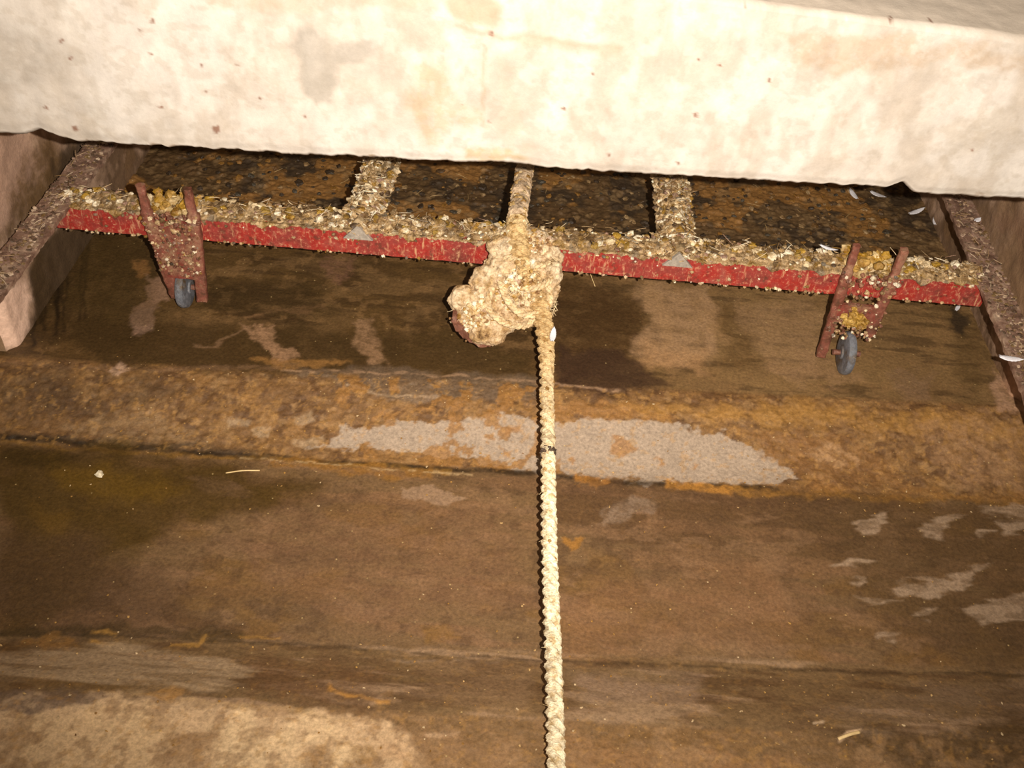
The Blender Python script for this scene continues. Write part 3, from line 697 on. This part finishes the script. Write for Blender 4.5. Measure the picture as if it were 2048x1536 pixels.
# wheel brackets: two upright flat legs through the bar, wheel between their feet
def bracket(xc, gap, wheel_px, legz_top, foot_z, lean, lab, wlab, legw=.016, shift=.0, wy=-.018, cz=(.060, .150), feet=(.018, .018)):
    parts = MB()
    e = bpy.data.objects.new('wheel_bracket', None); e.location = (xc-0, -.0, .0); COL.objects.link(e); e.parent = scr
    e.empty_display_size = .02; e['label'] = lab
    base = Vector((xc, BY, 0))
    def under(o):
        o.parent = e; o.matrix_parent_inverse = Matrix.Translation(base).inverted(); return o
    for i, sx in enumerate((-1, 1)):
        path = []
        n = 60
        for t in np.linspace(0, 1, n):
            z = feet[i] + (legz_top-feet[i])*t
            x = xc + sx*(gap/2*(1-lean*(1-min(1, max(0, z/.15))))) + shift*(1-t)
            w = legw*(.72 if z > .165 else 1.0)
            path.append(((x, BY-.009 + (.010 if z > .17 else 0)*0, z), (w, 0, 0), (0, .012 if z < .165 else .010, 0)))
        pr = [(.5*math.copysign(abs(math.cos(a))**.6, math.cos(a)), .5*math.copysign(abs(math.sin(a))**.6, math.sin(a))) for a in np.linspace(0, 2*math.pi, 16, endpoint=False)]
        V, F_ = extrude_profile(pr, path, jit=.0014, seed=9+i)
        o = poly_smooth(fast_mesh('leg', np.array(V), F_, M_RUST2, None, True), 50); under(o)
    # front cheek plate between the legs, tapering to the axle
    n = 26; V = []
    zs = np.linspace(cz[0], cz[1], n)
    for off in (-.003, .003):
        for z in zs:
            wv = gap/2*(1-lean*(1-z/.15))
            for u in np.linspace(-1, 1, 14):
                p = np.array([xc+u*wv+shift*(1-z/legz_top), BY-.012+off, z]); q = mn.noise_vector(Vector(p*80)); V.append(p+np.array(q)*.0015)
    f = grid_faces(14, n).tolist(); k = 14*n
    Fc = [tuple(a) for a in f]+[tuple(k+i for i in a[::-1]) for a in f]
    rim = [i for i in range(14)]+[13+14*j for j in range(1, n)]+[14*(n-1)+i for i in range(12, -1, -1)]+[14*j for j in range(n-2, 0, -1)]
    for i in range(len(rim)):
        a, b = rim[i], rim[(i+1) % len(rim)]; Fc.append((b, a, k+a, k+b))
    o = fast_mesh('cheek_plate', np.array(V), Fc, M_CHEEK, None, True); under(poly_smooth(o, 50))
    # wheel: small steel roller with rounded tread, hub and bore
    c = P(wheel_px[0], wheel_px[1], Y=BY-.020); R = .031; wx = c[0]; hw = .0068; WY = BY+wy
    V = []; prf = [(-hw, .010), (-hw, R-.006), (-hw*.75, R-.0015), (-hw*.3, R), (hw*.3, R), (hw*.75, R-.0015), (hw, R-.006), (hw, .010), (hw*1.35, .009), (hw*1.35, .004), (-hw*1.35, .004), (-hw*1.35, .009)]
    ns = 56; path = []
    Fc = []
    for i in range(ns):
        a = 2*math.pi*i/ns
        for u, r in prf: V.append((wx+u, WY+math.cos(a)*r, R+math.sin(a)*r+.0005))
    m_ = len(prf)
    for i in range(ns):
        for j in range(m_):
            k2 = (j+1) % m_; i2 = (i+1) % ns
            Fc.append((i*m_+j, i*m_+k2, i2*m_+k2, i2*m_+j))
    o = fast_mesh('wheel', np.array(V), Fc, M_WHEEL, None, True); under(poly_smooth(o, 35)); o['label'] = wlab
    # axle through both feet
    V = []; Fc = []; nn = 14
    for x in (wx-.019, wx+.019):
        for i in range(nn):
            a = 2*math.pi*i/nn; V.append((x, WY+math.cos(a)*.004, R+.0005+math.sin(a)*.004))
    for i in range(nn): Fc.append((i, (i+1) % nn, nn+(i+1) % nn, nn+i))
    Fc += [tuple(range(nn)), tuple(range(nn, 2*nn))[::-1]]
    o = fast_mesh('axle', np.array(V), Fc, M_RUST, None, True); under(poly_smooth(o, 35))
    e.location = (xc, 0, 0)
    return e
M_RUST2 = dirty_steel('rust_red_steel', (92, 60, 42), (132, 76, 60), (156, 116, 90))
M_CHEEK = dirty_steel('dirty_red_plate', (132, 48, 40), (128, 78, 60), (158, 124, 94))
pL = (P(298, 420, Y=BY)[0]+P(388, 420, Y=BY)[0])/2; gL = P(388, 420, Y=BY)[0]-P(298, 420, Y=BY)[0]
pR = (P(1690, 545, Y=BY)[0]+P(1785, 545, Y=BY)[0])/2; gR = P(1785, 545, Y=BY)[0]-P(1690, 545, Y=BY)[0]
bracket(pL, gL, (358, 582), .205, .018, .45, 'left wheel bracket with two upright prongs above the bar', 'blue-grey worn steel wheel', shift=.004, wy=.004, feet=(.022, .020))
bracket(pR, gR, (1700, 690), .205, .016, .12, 'right wheel bracket', 'blue-grey worn steel wheel', .014, cz=(.082, .112), feet=(.016, .060))

# ---- dried manure crust: heaped chunks and straw on the frame
PAL = [((216, 192, 154), 6), ((184, 154, 112), 6), ((160, 130, 90), 6), ((148, 112, 48), 2.4), ((118, 92, 60), 4), ((120, 108, 92), 1), ((238, 222, 194), 4), ((158, 124, 104), 2), ((84, 64, 44), 1.5)]
def pick(bias=None):
    ws = [w for _, w in PAL]; c, _ = random.choices(PAL, ws)[0]
    k = random.uniform(.85, 1.12); return tuple(s2l(np.clip(np.array(c)*k, 0, 255)))
import bmesh
_bm = bmesh.new(); bmesh.ops.create_icosphere(_bm, subdivisions=2, radius=1); ICO_V = [v.co.copy() for v in _bm.verts]; ICO_F = [tuple(v.index for v in f.verts) for f in _bm.faces]; _bm.free()
def chunk(mb, c, r, flat=.6, col=None, stretch=1.):
    rot = Matrix.Rotation(random.uniform(0, 6.28), 3, 'Z') @ Matrix.Rotation(random.uniform(-.5, .5), 3, 'X')
    sd = random.uniform(0, 100); V = []
    for v in ICO_V:
        k = 1+.75*mn.noise(v*2.3+Vector((sd, 0, 0)))
        q = rot @ Vector((v.x*stretch, v.y/stretch**.5, v.z*flat))*r*k
        V.append((c[0]+q.x, c[1]+q.y, c[2]+q.z))
    mb.add(V, ICO_F, col or pick())
def straw(mb, c, L, r, col=None, tilt=.35, ang=None):
    a = random.uniform(0, 6.28) if ang is None else ang; bend = random.uniform(-.4, .4); n = 6; V = []; F_ = []
    up = random.uniform(-.1, tilt)
    for i in range(n):
        t = i/(n-1)-.5; ca = a+bend*t
        p = np.array([c[0]+math.cos(ca)*t*L, c[1]+math.sin(ca)*t*L, c[2]+up*(t+.5)*L])
        nrm = np.array([-math.sin(ca), math.cos(ca), 0]); rr = r*(1-.8*abs(t))
        for k in range(4):
            w = k*math.pi/2; V.append(p+nrm*math.cos(w)*rr+np.array([0, 0, 1])*math.sin(w)*rr)
    for i in range(n-1):
        for k in range(4): F_.append((i*4+k, i*4+(k+1) % 4, (i+1)*4+(k+1) % 4, (i+1)*4+k))
    F_ += [(3, 2, 1, 0), tuple((n-1)*4+k for k in range(4))]
    mb.add(V, F_, col or pick())
def crust_sheet(mb, ox, a0, a1, fn, n_u, n_v, amp, seed):
    pass
# bumpy cake along the top flange and over the upper edge of the red face
mb = MB()
nu, nv = 900, 16; V = []; C_ = []
for j in range(nv):
    t = j/(nv-1)
    for i in range(nu):
        x = xL+.006+(xR-xL-.012)*i/(nu-1)
        thick = .004+.007*max(0, mn.noise(Vector((x*28, t*2, 3)))+.25) + .004*max(0, mn.noise(Vector((x*120, t*8, 8))))
        if t < .22:      # hangs a little over the front
            over = max(0, mn.noise(Vector((x*45, 0, 21)))+.10)*.016+.002
            k = 1-t/.22; p = (x, BY-.0015-.003*math.sin(k*math.pi/2)*(k < 1), zt+.002-over*k)
        else:
            s = (t-.22)/.78; p = (x, BY+.001+.042*s, zt-.001+thick*math.sin(min(1, s*1.0)*math.pi)**.5)
        q = mn.noise_vector(Vector(p)*220)*.0022+mn.noise_vector(Vector(p)*520)*.0012
        V.append((p[0]+q[0], p[1]+q[1], p[2]+q[2]))
PALN = [np.array(s2l(c)) for c, _ in PAL]
def cake_col(v):
    a = .5*mn.noise(Vector(v)*38)+.6*mn.noise(Vector(v)*170)+.4*mn.noise(Vector(v)*420)+.08; b = mn.noise(Vector(v)*70+Vector((9, 9, 9)))
    c = PALN[4]*(1-max(0, min(1, a*2+.5)))+PALN[1]*max(0, min(1, a*2+.5))
    if b > .25: c = c*.4+PALN[3]*.6
    if b < -.38: c = c*.4+PALN[5]*.6
    return tuple(c)
mb.add(V, [tuple(f) for f in grid_faces(nu, nv).tolist()], cake_col)
xk = P(1040, 480, Y=BY)[0]
for k in range(1500):
    x = random.uniform(xL+.01, xR-.01)
    near = math.exp(-((x-br1[0][0])/.06)**2)+math.exp(-((x-br2[0][0])/.06)**2)+math.exp(-((x-xk)/.06)**2)
    y = BY+random.uniform(0, .042); r = random.uniform(.0012, .0036)*(1+.7*near*random.random())
    chunk(mb, (x, y, zt+.002+random.random()*.005*(1+near)), r, .45)
for k in range(150):
    x = random.uniform(xL+.01, xR-.01)
    chunk(mb, (x, BY+random.uniform(.002, .038), zt+.006), random.uniform(.0035, .0070), .55, tuple(s2l(random.choice([(170, 132, 48), (150, 118, 50), (236, 220, 190), (214, 190, 150), (110, 86, 56)]))))
for k in range(330):   # crumbs that slid over the edge and hang on the lower lip
    x = random.uniform(xL+.01, xR-.01)
    if random.random() < .45: z = zt-abs(random.gauss(0, .006))
    elif random.random() < .8: z = zl+random.uniform(-.002, .002)
    else: z = random.uniform(zl, zt)
    chunk(mb, (x, BY-.001, z), random.uniform(.0010, .0026), .8)
for k in range(260):
    x = random.uniform(xL+.01, xR-.01); straw(mb, (x, BY+random.uniform(0, .04), zt+.010+random.random()*.004), random.uniform(.008, .022), .0006)
cr = mb.build('dried_manure', M_CRUST, scr); cr['kind'] = 'stuff'; cr['label'] = 'crumbly cream and brown cake of dried droppings on the cross bar'
# same on the braces
for (a, d, sd_) in (br1, br2):
    mb = MB()
    for k in range(900):
        L = abs(random.gauss(0, .13)) if random.random() < .6 else random.uniform(0, .45); u = random.uniform(-.026, .026)
        L += .012
        p = a+d*L+sd_*u; z = .150+.022*(1-abs(u)/.026)+.002
        chunk(mb, (p[0], p[1], z), random.uniform(.0018, .0052)*(1 if L > .06 else 1.25))
    for k in range(150):
        L = random.uniform(.01, .4); u = random.uniform(-.02, .02); p = a+d*L+sd_*u
        straw(mb, (p[0], p[1], .150+.022*(1-abs(u)/.026)+.005), random.uniform(.01, .028), .0007)
    for k in range(170):     # little skirt of crumbs piled at the foot of the end plate
        s = random.choice((-1, 1)); t = random.random(); p = a-d*.004+sd_*s*(.010+.034*t)
        chunk(mb, (p[0], p[1], zt+.012*(1-t)+random.random()*.004), random.uniform(.002, .0048))
    o = mb.build('dried_manure', M_CRUST, scr); o['kind'] = 'stuff'; o['label'] = 'straw and droppings caked on the brace'
# side bars
for (pn, pf, w) in ((ln, lf, .042), (rn, rf, .040)):
    mb = MB()
    for k in range(700):
        t = random.uniform(-.3, 1.2); u = random.gauss(0, .3)*w; p = pn+(pf-pn)*t
        u = max(-.45*w, min(.45*w, u))
        c = random.choice([(140, 110, 94), (116, 92, 74), (164, 136, 114), (190, 164, 138), (130, 104, 68), (92, 72, 56)])
        chunk(mb, (p[0]+u, p[1], .1585+random.random()*.002), random.uniform(.001, .0032), .3, tuple(s2l(c)))
    for k in range(45):
        t = random.uniform(-.2, 1.1); u = random.uniform(-.4, .4)*w; p = pn+(pf-pn)*t
        straw(mb, (p[0]+u, p[1], .162), random.uniform(.008, .02), .0006, tuple(s2l(random.choice([(200, 176, 146), (170, 140, 108), (150, 120, 80)]))))
    o = mb.build('dried_manure', M_CRUST, scr); o['kind'] = 'stuff'; o['label'] = 'thin dark crust of droppings on the side bar'
# brackets: clumps between the legs
for (xc, gap, z0, lab) in ((pL, gL, .065, 'dried droppings caught in the left bracket'), (pR, gR, .055, 'dried droppings caught in the right bracket')):
    mb = MB()
    for k in range(420):
        z = random.uniform(z0, .165); lean = .45 if xc < 0 else .12
        x = xc+random.uniform(-.62, .62)*gap*(1-lean*(1-z/.15))+.004*(1-z/.2)*(xc < 0)
        if xc > 0 and .105 < z < .15 and random.random() < .7: continue
        chunk(mb, (x, BY-.016+random.uniform(0, .004), z), random.uniform(.0009, .0027)*(1.4 if z > .13 else 1), .9, random.choice([None, None, tuple(s2l((150, 104, 78))), tuple(s2l((112, 70, 52)))]))
    if xc > 0:
        wq = P(1708, 640, Y=BY-.022)
        for k in range(40): chunk(mb, (wq[0]+random.gauss(0, .006), BY-.024+random.uniform(-.004, .006), wq[2]+random.gauss(0, .006)), random.uniform(.003, .006), .8, tuple(s2l(random.choice([(176, 136, 56), (158, 120, 50), (196, 160, 84)]))))
    for k in range(70):
        z = random.uniform(.155, .172); chunk(mb, (xc+random.uniform(-.45, .45)*gap, BY+random.uniform(0, .04), z-.002), random.uniform(.003, .008), .8, tuple(s2l(random.choice([(170, 128, 40), (150, 112, 44), (206, 178, 126), (180, 140, 70)]))))
    o = mb.build('dried_manure', M_CRUST, scr); o['kind'] = 'stuff'; o['label'] = lab

# ================================================================== ROPE with its caked knot
rope_px = [(1113, 1640, .030), (1112, 1536, .034), (1109, 1400, .036), (1106, 1300, .037), (1100, 1150, .040), (1097, 1000, .046), (1096, 900, .052), (1094, 800, .062), (1092, 700, .078), (1086, 640, .098), (1072, 590, .120), (1050, 540, .150), (1038, 485, .176), (1033, 450, .180), (1040, 400, .168), (1050, 330, .150), (1052, 280, .150), (1054, 230, .150)]
ctrl = [P(a, b, z=z) for a, b, z in rope_px]
ctrl[0] = ctrl[1]+(ctrl[1]-ctrl[2])*1.0
ctrl.insert(0, ctrl[0]+(ctrl[0]-ctrl[1])*2.0)
rope_root = empty('rope', tuple(ctrl[8]), 'grimy cream twisted rope running from the caked knot down over the wet floor', 'rope')
def catmull(pts, step):
    pts = [2*pts[0]-pts[1]]+list(pts)+[2*pts[-1]-pts[-2]]; out = []
    for i in range(1, len(pts)-2):
        p0, p1, p2, p3 = pts[i-1:i+3]; n = max(2, int(np.linalg.norm(p2-p1)/step))
        for k in range(n):
            t = k/n; out.append(.5*((2*p1)+(-p0+p2)*t+(2*p0-5*p1+4*p2-p3)*t*t+(-p0+3*p1-3*p2+p3)*t**3))
    out.append(pts[-2]); return out
line_c = catmull(ctrl, .0011)
def rope_strands(mb, line_c, R_fn, sr_fn, lay=.034, seg=8, colf=None, ph=0.):
    n = len(line_c); L = 0; lens = [0]
    for i in range(1, n): L += np.linalg.norm(line_c[i]-line_c[i-1]); lens.append(L)
    up = np.array([0, 0, 1.])
    for s in range(3):
        V = []; F_ = []; 
        for i in range(n):
            T = line_c[min(i+1, n-1)]-line_c[max(i-1, 0)]; T /= np.linalg.norm(T)
            A = np.cross(T, up); A /= np.linalg.norm(A)+1e-9; B = np.cross(A, T)
            th = ph+lens[i]/lay*2*math.pi+s*2.094
            R = R_fn(lens[i], L); r = sr_fn(lens[i], L)
            dirv = A*math.cos(th)+B*math.sin(th); c = line_c[i]+dirv*R
            for k in range(seg):
                a = 2*math.pi*k/seg; w = dirv*math.cos(a)+np.cross(T, dirv)*math.sin(a)
                q = c+w*r*(1+.35*mn.noise(Vector(c+w*r)*330))
                V.append(q)
        for i in range(n-1):
            for k in range(seg): F_.append((i*seg+k, i*seg+(k+1) % seg, (i+1)*seg+(k+1) % seg, (i+1)*seg+k))
        F_.append(tuple(range(seg))[::-1]); F_.append(tuple((n-1)*seg+k for k in range(seg)))
        mb.add(V, F_, colf)
def rope_col(v):
    y = v[1]; a = mn.noise(Vector(v)*45); b = mn.noise(Vector(v)*160)
    t = max(0, min(1, (y-.75)/.25))     # dirtier towards the scraper
    c = np.array(s2l((238, 220, 186)))*(1-t)+np.array(s2l((206, 174, 124)))*t
    c = c*(1+.25*a+.25*b)
    if y > 1.13: c = np.array(s2l((184, 158, 128)))*(1+.8*a+.8*b)
    return tuple(np.clip(c, 0, 1))
mb = MB()
back = lambda l, L: sstep(L-.62, L-.50, l)
rope_strands(mb, line_c, lambda l, L: .0041+.0016*back(l, L), lambda l, L: .0052+.0026*back(l, L), lay=.038, colf=rope_col)
# crumbs stuck on the rope, thickest by the scraper
for i in range(0, len(line_c), 1):
    c = line_c[i]; t = max(.04, min(1, (c[1]-.78)/.22))
    if random.random() < .50*t:
        a = random.uniform(0, 6.28); rr = .0076+(.003 if c[1] > 1.10 else 0)
        chunk(mb, (c[0]+math.cos(a)*rr, c[1], c[2]+math.sin(a)*rr), random.uniform(.0012, .0030)*(1+.7*(c[1] > 1.12)), .9, tuple(s2l(random.choice([(218, 190, 142), (200, 166, 112), (176, 140, 88), (232, 212, 172), (150, 112, 60)]))))
for i in range(0, len(line_c), 60):
    c = line_c[i]; straw(mb, (c[0]+random.choice((-1, 1))*.008, c[1], c[2]), .008, .0003, tuple(s2l((226, 204, 160))), 1.0)
mb.build('rope_line', M_ROPE, rope_root)
# dark tarry band
ib = int(np.argmin([abs(c[1]-P(1097, 905, z=.052)[1]) for c in line_c]))
mb = MB()
for k in range(60):
    c = line_c[ib+random.randint(-3, 3)]; a = random.uniform(0, 6.28)
    chunk(mb, (c[0]+math.cos(a)*.0078, c[1], c[2]+math.sin(a)*.0078), random.uniform(.0012, .0024), .8, tuple(s2l(random.choice([(70, 54, 44), (96, 78, 62), (60, 46, 38)]))))
o = mb.build('tarry_band', M_CRUST, rope_root); o['label'] = 'dark tarry band on the pale rope'

# knot: lumpy mass round the bar and hitch; ellipsoids fused by a voxel remesh, then roughened
def blob(name, items, parent, m, voxel=.0028, seed=0, amp=.006):
    mbb = MB(); 
    bm = bmesh.new(); bmesh.ops.create_icosphere(bm, subdivisions=4, radius=1)
    IV = [v.co.copy() for v in bm.verts]; IF = [tuple(v.index for v in f.verts) for f in bm.faces]; bm.free()
    for (c, rx, ry, rz, rot) in items:
        Rm = Matrix.Rotation(rot, 3, 'Y'); sd = random.uniform(0, 99); V = []
        for v in IV:
            k = 1+.16*mn.noise(v*2.2+Vector((sd, 0, 0)))
            q = Rm @ Vector((v.x*rx*k, v.y*ry*k, v.z*rz*k)); V.append((c[0]+q.x, c[1]+q.y, c[2]+q.z))
        mbb.add(V, IF, (.6, .5, .35))
    o = mbb.build(name, m, parent)
    md = o.modifiers.new('fuse', 'REMESH'); md.mode = 'VOXEL'; md.voxel_size = voxel; md.use_smooth_shade = True
    for k, (sz, st) in enumerate(((.022, amp), (.009, amp*.75), (.004, amp*.5))):
        tx = bpy.data.textures.new('clods', 'CLOUDS'); tx.noise_scale = sz; tx.noise_depth = 3
        dm = o.modifiers.new('clods', 'DISPLACE'); dm.texture = tx; dm.strength = st; dm.mid_level = .5; dm.texture_coords = 'LOCAL'
    return o
def K(px_, py_, Y, rx, ry, rz, rot=0.): return (P(px_, py_, Y=Y), rx, ry, rz, rot)
knot = blob('knot', [K(1045, 482, BY+.002, .040, .026, .018), K(1015, 500, BY-.018, .026, .02, .022), K(1085, 515, BY-.012, .026, .02, .022), K(1035, 535, BY-.030, .042, .026, .030),
                     K(1040, 590, BY-.048, .042, .026, .034), K(1060, 620, BY-.056, .026, .022, .022), K(1085, 600, BY-.05, .014, .014, .026), K(978, 565, BY-.046, .024, .02, .026), K(1105, 560, BY-.045, .012, .014, .03), K(1000, 600, BY-.050, .030, .024, .030, .4)], rope_root, M_LUMP, .0018, amp=.009)
knot['label'] = 'fist-sized knot caked in cream and brown droppings'
# hitch eye at the lower left of the knot: thick rounded disc with a rusty rim
hc = P(962, 632, Y=BY-.068)
hook = blob('hitch_lump', [(hc+np.array([.004, .004, .006]), .040, .020, .034, .55), K(975, 665, BY-.080, .026, .018, .018), K(925, 600, BY-.062, .018, .016, .022), K(1005, 640, BY-.068, .022, .018, .020)], rope_root, M_LUMP, .0018, amp=.008)
hook['label'] = 'rounded lump hanging at the lower left of the knot'
def rim_plate():
    # curved rusty strip following the lump's lower-left edge
    pts = [(906, 628), (912, 646), (924, 662), (942, 677), (962, 685), (980, 686)]
    c = catmull([P(a+3, b-5, Y=BY-.076+.0) for a, b in pts], .003); path = []
    for i, p in enumerate(c):
        T = c[min(i+1, len(c)-1)]-c[max(i-1, 0)]; T /= np.linalg.norm(T)
        N = np.cross(T, [0, 1, 0]); N /= np.linalg.norm(N); path.append((p, N, (0, 1, 0)))
    pr = densify([(-.004, -.010), (.003, -.010), (.003, .014), (-.004, .014)], .003)
    V, F_ = extrude_profile(pr, path, jit=.004, seed=4)
    return poly_smooth(fast_mesh('rusty_rim', np.array(V), F_, M_RUST, None, True, rope_root), 60)
rim_plate()['label'] = 'rusty brown steel rim'
# rope turns showing on the lump
mb = MB()
def turn(pts, r=.0042):
    c = catmull([P(a, b, Y=y) for a, b, y in pts], .0016)
    rope_strands(mb, c, lambda l, L: .0024, lambda l, L: r*.70, .024, 7, lambda v: tuple(np.array(s2l((222, 194, 152)))*(1+.4*mn.noise(Vector(v)*120))))
turn([(1000, 560, BY-.066), (1015, 600, BY-.080), (1045, 628, BY-.086), (1080, 625, BY-.080), (1100, 600, BY-.066), (1098, 565, BY-.055)])
turn([(1005, 540, BY-.050), (1035, 570, BY-.072), (1070, 575, BY-.075), (1105, 555, BY-.055), (1110, 520, BY-.032)])
turn([(985, 575, BY-.064), (975, 610, BY-.082), (1000, 640, BY-.090), (1040, 652, BY-.086), (1075, 640, BY-.078)])
turn([(990, 510, BY-.022), (1030, 520, BY-.048), (1080, 530, BY-.045), (1115, 520, BY-.018)])
mb.build('rope_turns', M_ROPE, rope_root)
# crumbs, straw ends and fibres over the knot
mb = MB()
for k in range(1100):
    cx, cy, rx, ry, yb = random.choice([(1042, 585, 62, 66, BY-.078), (955, 635, 54, 52, BY-.088), (1045, 500, 66, 36, BY-.030), (1020, 545, 55, 40, BY-.052), (1042, 478, 62, 18, BY-.018)])
    u = random.gauss(0, .5); v = random.gauss(0, .5); rr = math.hypot(u, v)
    if rr > 1.02: continue
    p = P(cx+u*rx, cy+v*ry, Y=yb+.022*rr**2)
    if random.random() < .8: chunk(mb, p, random.uniform(.0012, .0040), .8, tuple(s2l(random.choice([(236, 212, 172), (222, 196, 152), (206, 172, 122), (188, 150, 96), (176, 136, 70), (200, 168, 140), (246, 230, 200), (150, 112, 72)]))))
    else: straw(mb, p, random.uniform(.006, .016), .0005, tuple(s2l((228, 206, 166))), .8)
for k in range(60):   # frayed right edge
    t = random.random(); p = P(1108+random.uniform(-6, 4), 520+t*110, Y=BY-.052); straw(mb, p, random.uniform(.006, .012), .0005, tuple(s2l((226, 200, 156))), 1.2)
o = mb.build('dried_manure', M_CRUST, rope_root); o['kind'] = 'stuff'; o['label'] = 'crumbs and fibres stuck to the knot'

# ================================================================== loose bits: feathers, straws, pellet
def feather(pt, L, w, ang, label, tilt=0.15, curl=.25):
    n = 14; m_ = 7; V = []; 
    ca, sa = math.cos(ang), math.sin(ang)
    for j in range(m_):
        v = (j/(m_-1)-.5)*2
        for i in range(n):
            t = i/(n-1); ww = w*(math.sin(math.pi*min(1, t*.95+.05))**.6)*(1+.12*math.sin(t*40+j*2))
            x = (t-.5)*L - abs(v)*w*.25; y = v*ww*.5; z = .0012 + curl*L*(t-.5)**2 + .0008*(1-abs(v)) + tilt*L*t
            V.append((x*ca-y*sa, x*sa+y*ca, z))
    f = grid_faces(n, m_).tolist()
    V2 = [(a, b, c-.0005) for a, b, c in V]; k = len(V)
    Fc = [tuple(a) for a in f]+[tuple(k+i for i in a[::-1]) for a in f]
    rim = [i for i in range(n)]+[n-1+n*j for j in range(1, m_)]+[n*(m_-1)+i for i in range(n-2, -1, -1)]+[n*j for j in range(m_-2, 0, -1)]
    for i in range(len(rim)):
        a, b = rim[i], rim[(i+1) % len(rim)]; Fc.append((b, a, k+a, k+b))
    o = fast_mesh('feather', np.array(V+V2), Fc, M_FEATHER)
    o.location = pt
    return tag(o, label, 'feather', 'small white feathers')
def on_floor(x, y, dz=.002):
    p = P(x, y, z=0.0)
    for _ in range(4): p = P(x, y, z=float(floor_z(np.array(p[0]), np.array(p[1]))))
    return Vector(p)+Vector((0, 0, dz))
feather(on_floor(1703, 394, .004), .030, .010, 1.9, 'small white feather lying behind the red bar, leftmost of two under the beam')
feather(on_floor(1755, 398, .004), .032, .012, -.9, 'small white feather just under the beam, right of its twin')
feather(on_floor(1832, 430, .004), .034, .010, .5, 'curled white feather on the floor behind the right wheel bracket')
feather(on_floor(1868, 446, .004), .030, .009, 1.3, 'upright white feather near the right side bar behind the red bar')
feather(on_floor(1913, 621, .004), .018, .006, 1.0, 'tiny white feather under the right end of the red bar')
feather(Vector(P(2024, 720, z=.164)), .028, .010, -.15, 'bright white feather stuck on the right side bar near the frame edge', .05)
feather(Vector(P(1956, 441, z=.164)), .012, .008, .7, 'tiny white feather tuft on the far part of the right side bar', .1)
feather(Vector(P(1658, 499, z=.168)), .024, .007, -.5, 'thin white feather on the caked top of the bar left of the right bracket', .05)
feather(Vector(P(1106, 672, z=.094)), .024, .008, 1.5, 'white feather stuck to the rope just below the knot', .2)
feather(Vector(P(291, 398, z=.172)), .024, .005, 2.0, 'thin white feather beside the left prong of the left bracket', .3)
def long_straw(a, b, r, label, mid=0., name='straw', m=M_STRAW):
    a = np.array(a); b = np.array(b); c = (a+b)/2+np.array([mid, 0, .002]); ln_ = catmull([a, c, b], .002); V = []; F_ = []; n = 8
    for i, p in enumerate(ln_):
        T = ln_[min(i+1, len(ln_)-1)]-ln_[max(i-1, 0)]; T /= np.linalg.norm(T); A = np.cross(T, [0, 0, 1]); A /= np.linalg.norm(A); B = np.cross(A, T)
        for k in range(n):
            w = 2*math.pi*k/n; V.append(p+A*math.cos(w)*r+B*math.sin(w)*r*.7)
    for i in range(len(ln_)-1):
        for k in range(n): F_.append((i*n+k, i*n+(k+1) % n, (i+1)*n+(k+1) % n, (i+1)*n+k))
    F_ += [tuple(range(n))[::-1], tuple((len(ln_)-1)*n+k for k in range(n))]
    o = fast_mesh(name, np.array(V), F_, m)
    return tag(o, label, 'straw')
long_straw(on_floor(452, 948), on_floor(520, 943), .0010, 'pale straw lying flat on the gutter floor at left')
long_straw(on_floor(1178, 545, .02), on_floor(1190, 575), .0006, 'thin curved straw hanging just below the red bar right of the knot', -.004)
long_straw(on_floor(1675, 1480), on_floor(1718, 1466), .0018, 'whitish stick on the floor near the bottom right', 0, 'stick')
p = on_floor(201, 953, .004); mb = MB()
chunk(mb, (0, 0, 0), .0048, .85, (.8, .7, .5)); o = mb.build('pellet', M_GRAIN); o.location = p
tag(o, 'round cream pellet on the wet olive-brown gutter floor at left', 'pellet')
# dark clods lying on the floor behind the cross bar
mb = MB()
for k in range(1500):
    x = random.uniform(-.64, .60); y = BY+random.uniform(.27, .80)
    z = float(floor_z(np.array(x), np.array(y)))
    c = random.choice([(84, 62, 38), (110, 80, 44), (62, 48, 34), (136, 96, 42), (150, 122, 84), (74, 66, 54)])
    chunk(mb, (x, y, z+.0015), random.uniform(.0015, .0055)*(1 if random.random() < .85 else 1.6), .5, tuple(s2l(c)))
for k in range(70):
    x = random.uniform(-.62, .58); y = BY+random.uniform(.27, .75)
    straw(mb, (x, y, .006), random.uniform(.01, .025), .0006, tuple(s2l((176, 146, 98))), .1)
o = mb.build('droppings', M_CRUST); tag(o, 'wet dark droppings and crumbs scattered on the floor behind the red bar', 'droppings', kind='stuff')

# pale grit and straw crumbs, also mimicking wet glints, over gutter and near floor
mb = MB()
for k in range(800):
    x = random.uniform(-.66, .66); y = random.choice([random.uniform(.45, 1.0), random.uniform(.85, 1.0), random.uniform(.45, .62)])
    z = float(floor_z(np.array(x), np.array(y)))
    c = random.choice([(196, 158, 102), (176, 134, 70), (160, 116, 52), (206, 178, 136), (146, 110, 64)])
    chunk(mb, (x, y, z+.0008), random.choice([.0004, .0006, .0009, .0012]), .6, tuple(s2l(c)), random.choice([1, 1, 1.6]))
o = mb.build('crumbs', M_CRUST); tag(o, 'tiny pale and ochre crumbs, also standing in for wet glints, strewn over the wet gutter floor around the rope', 'crumbs', kind='stuff')
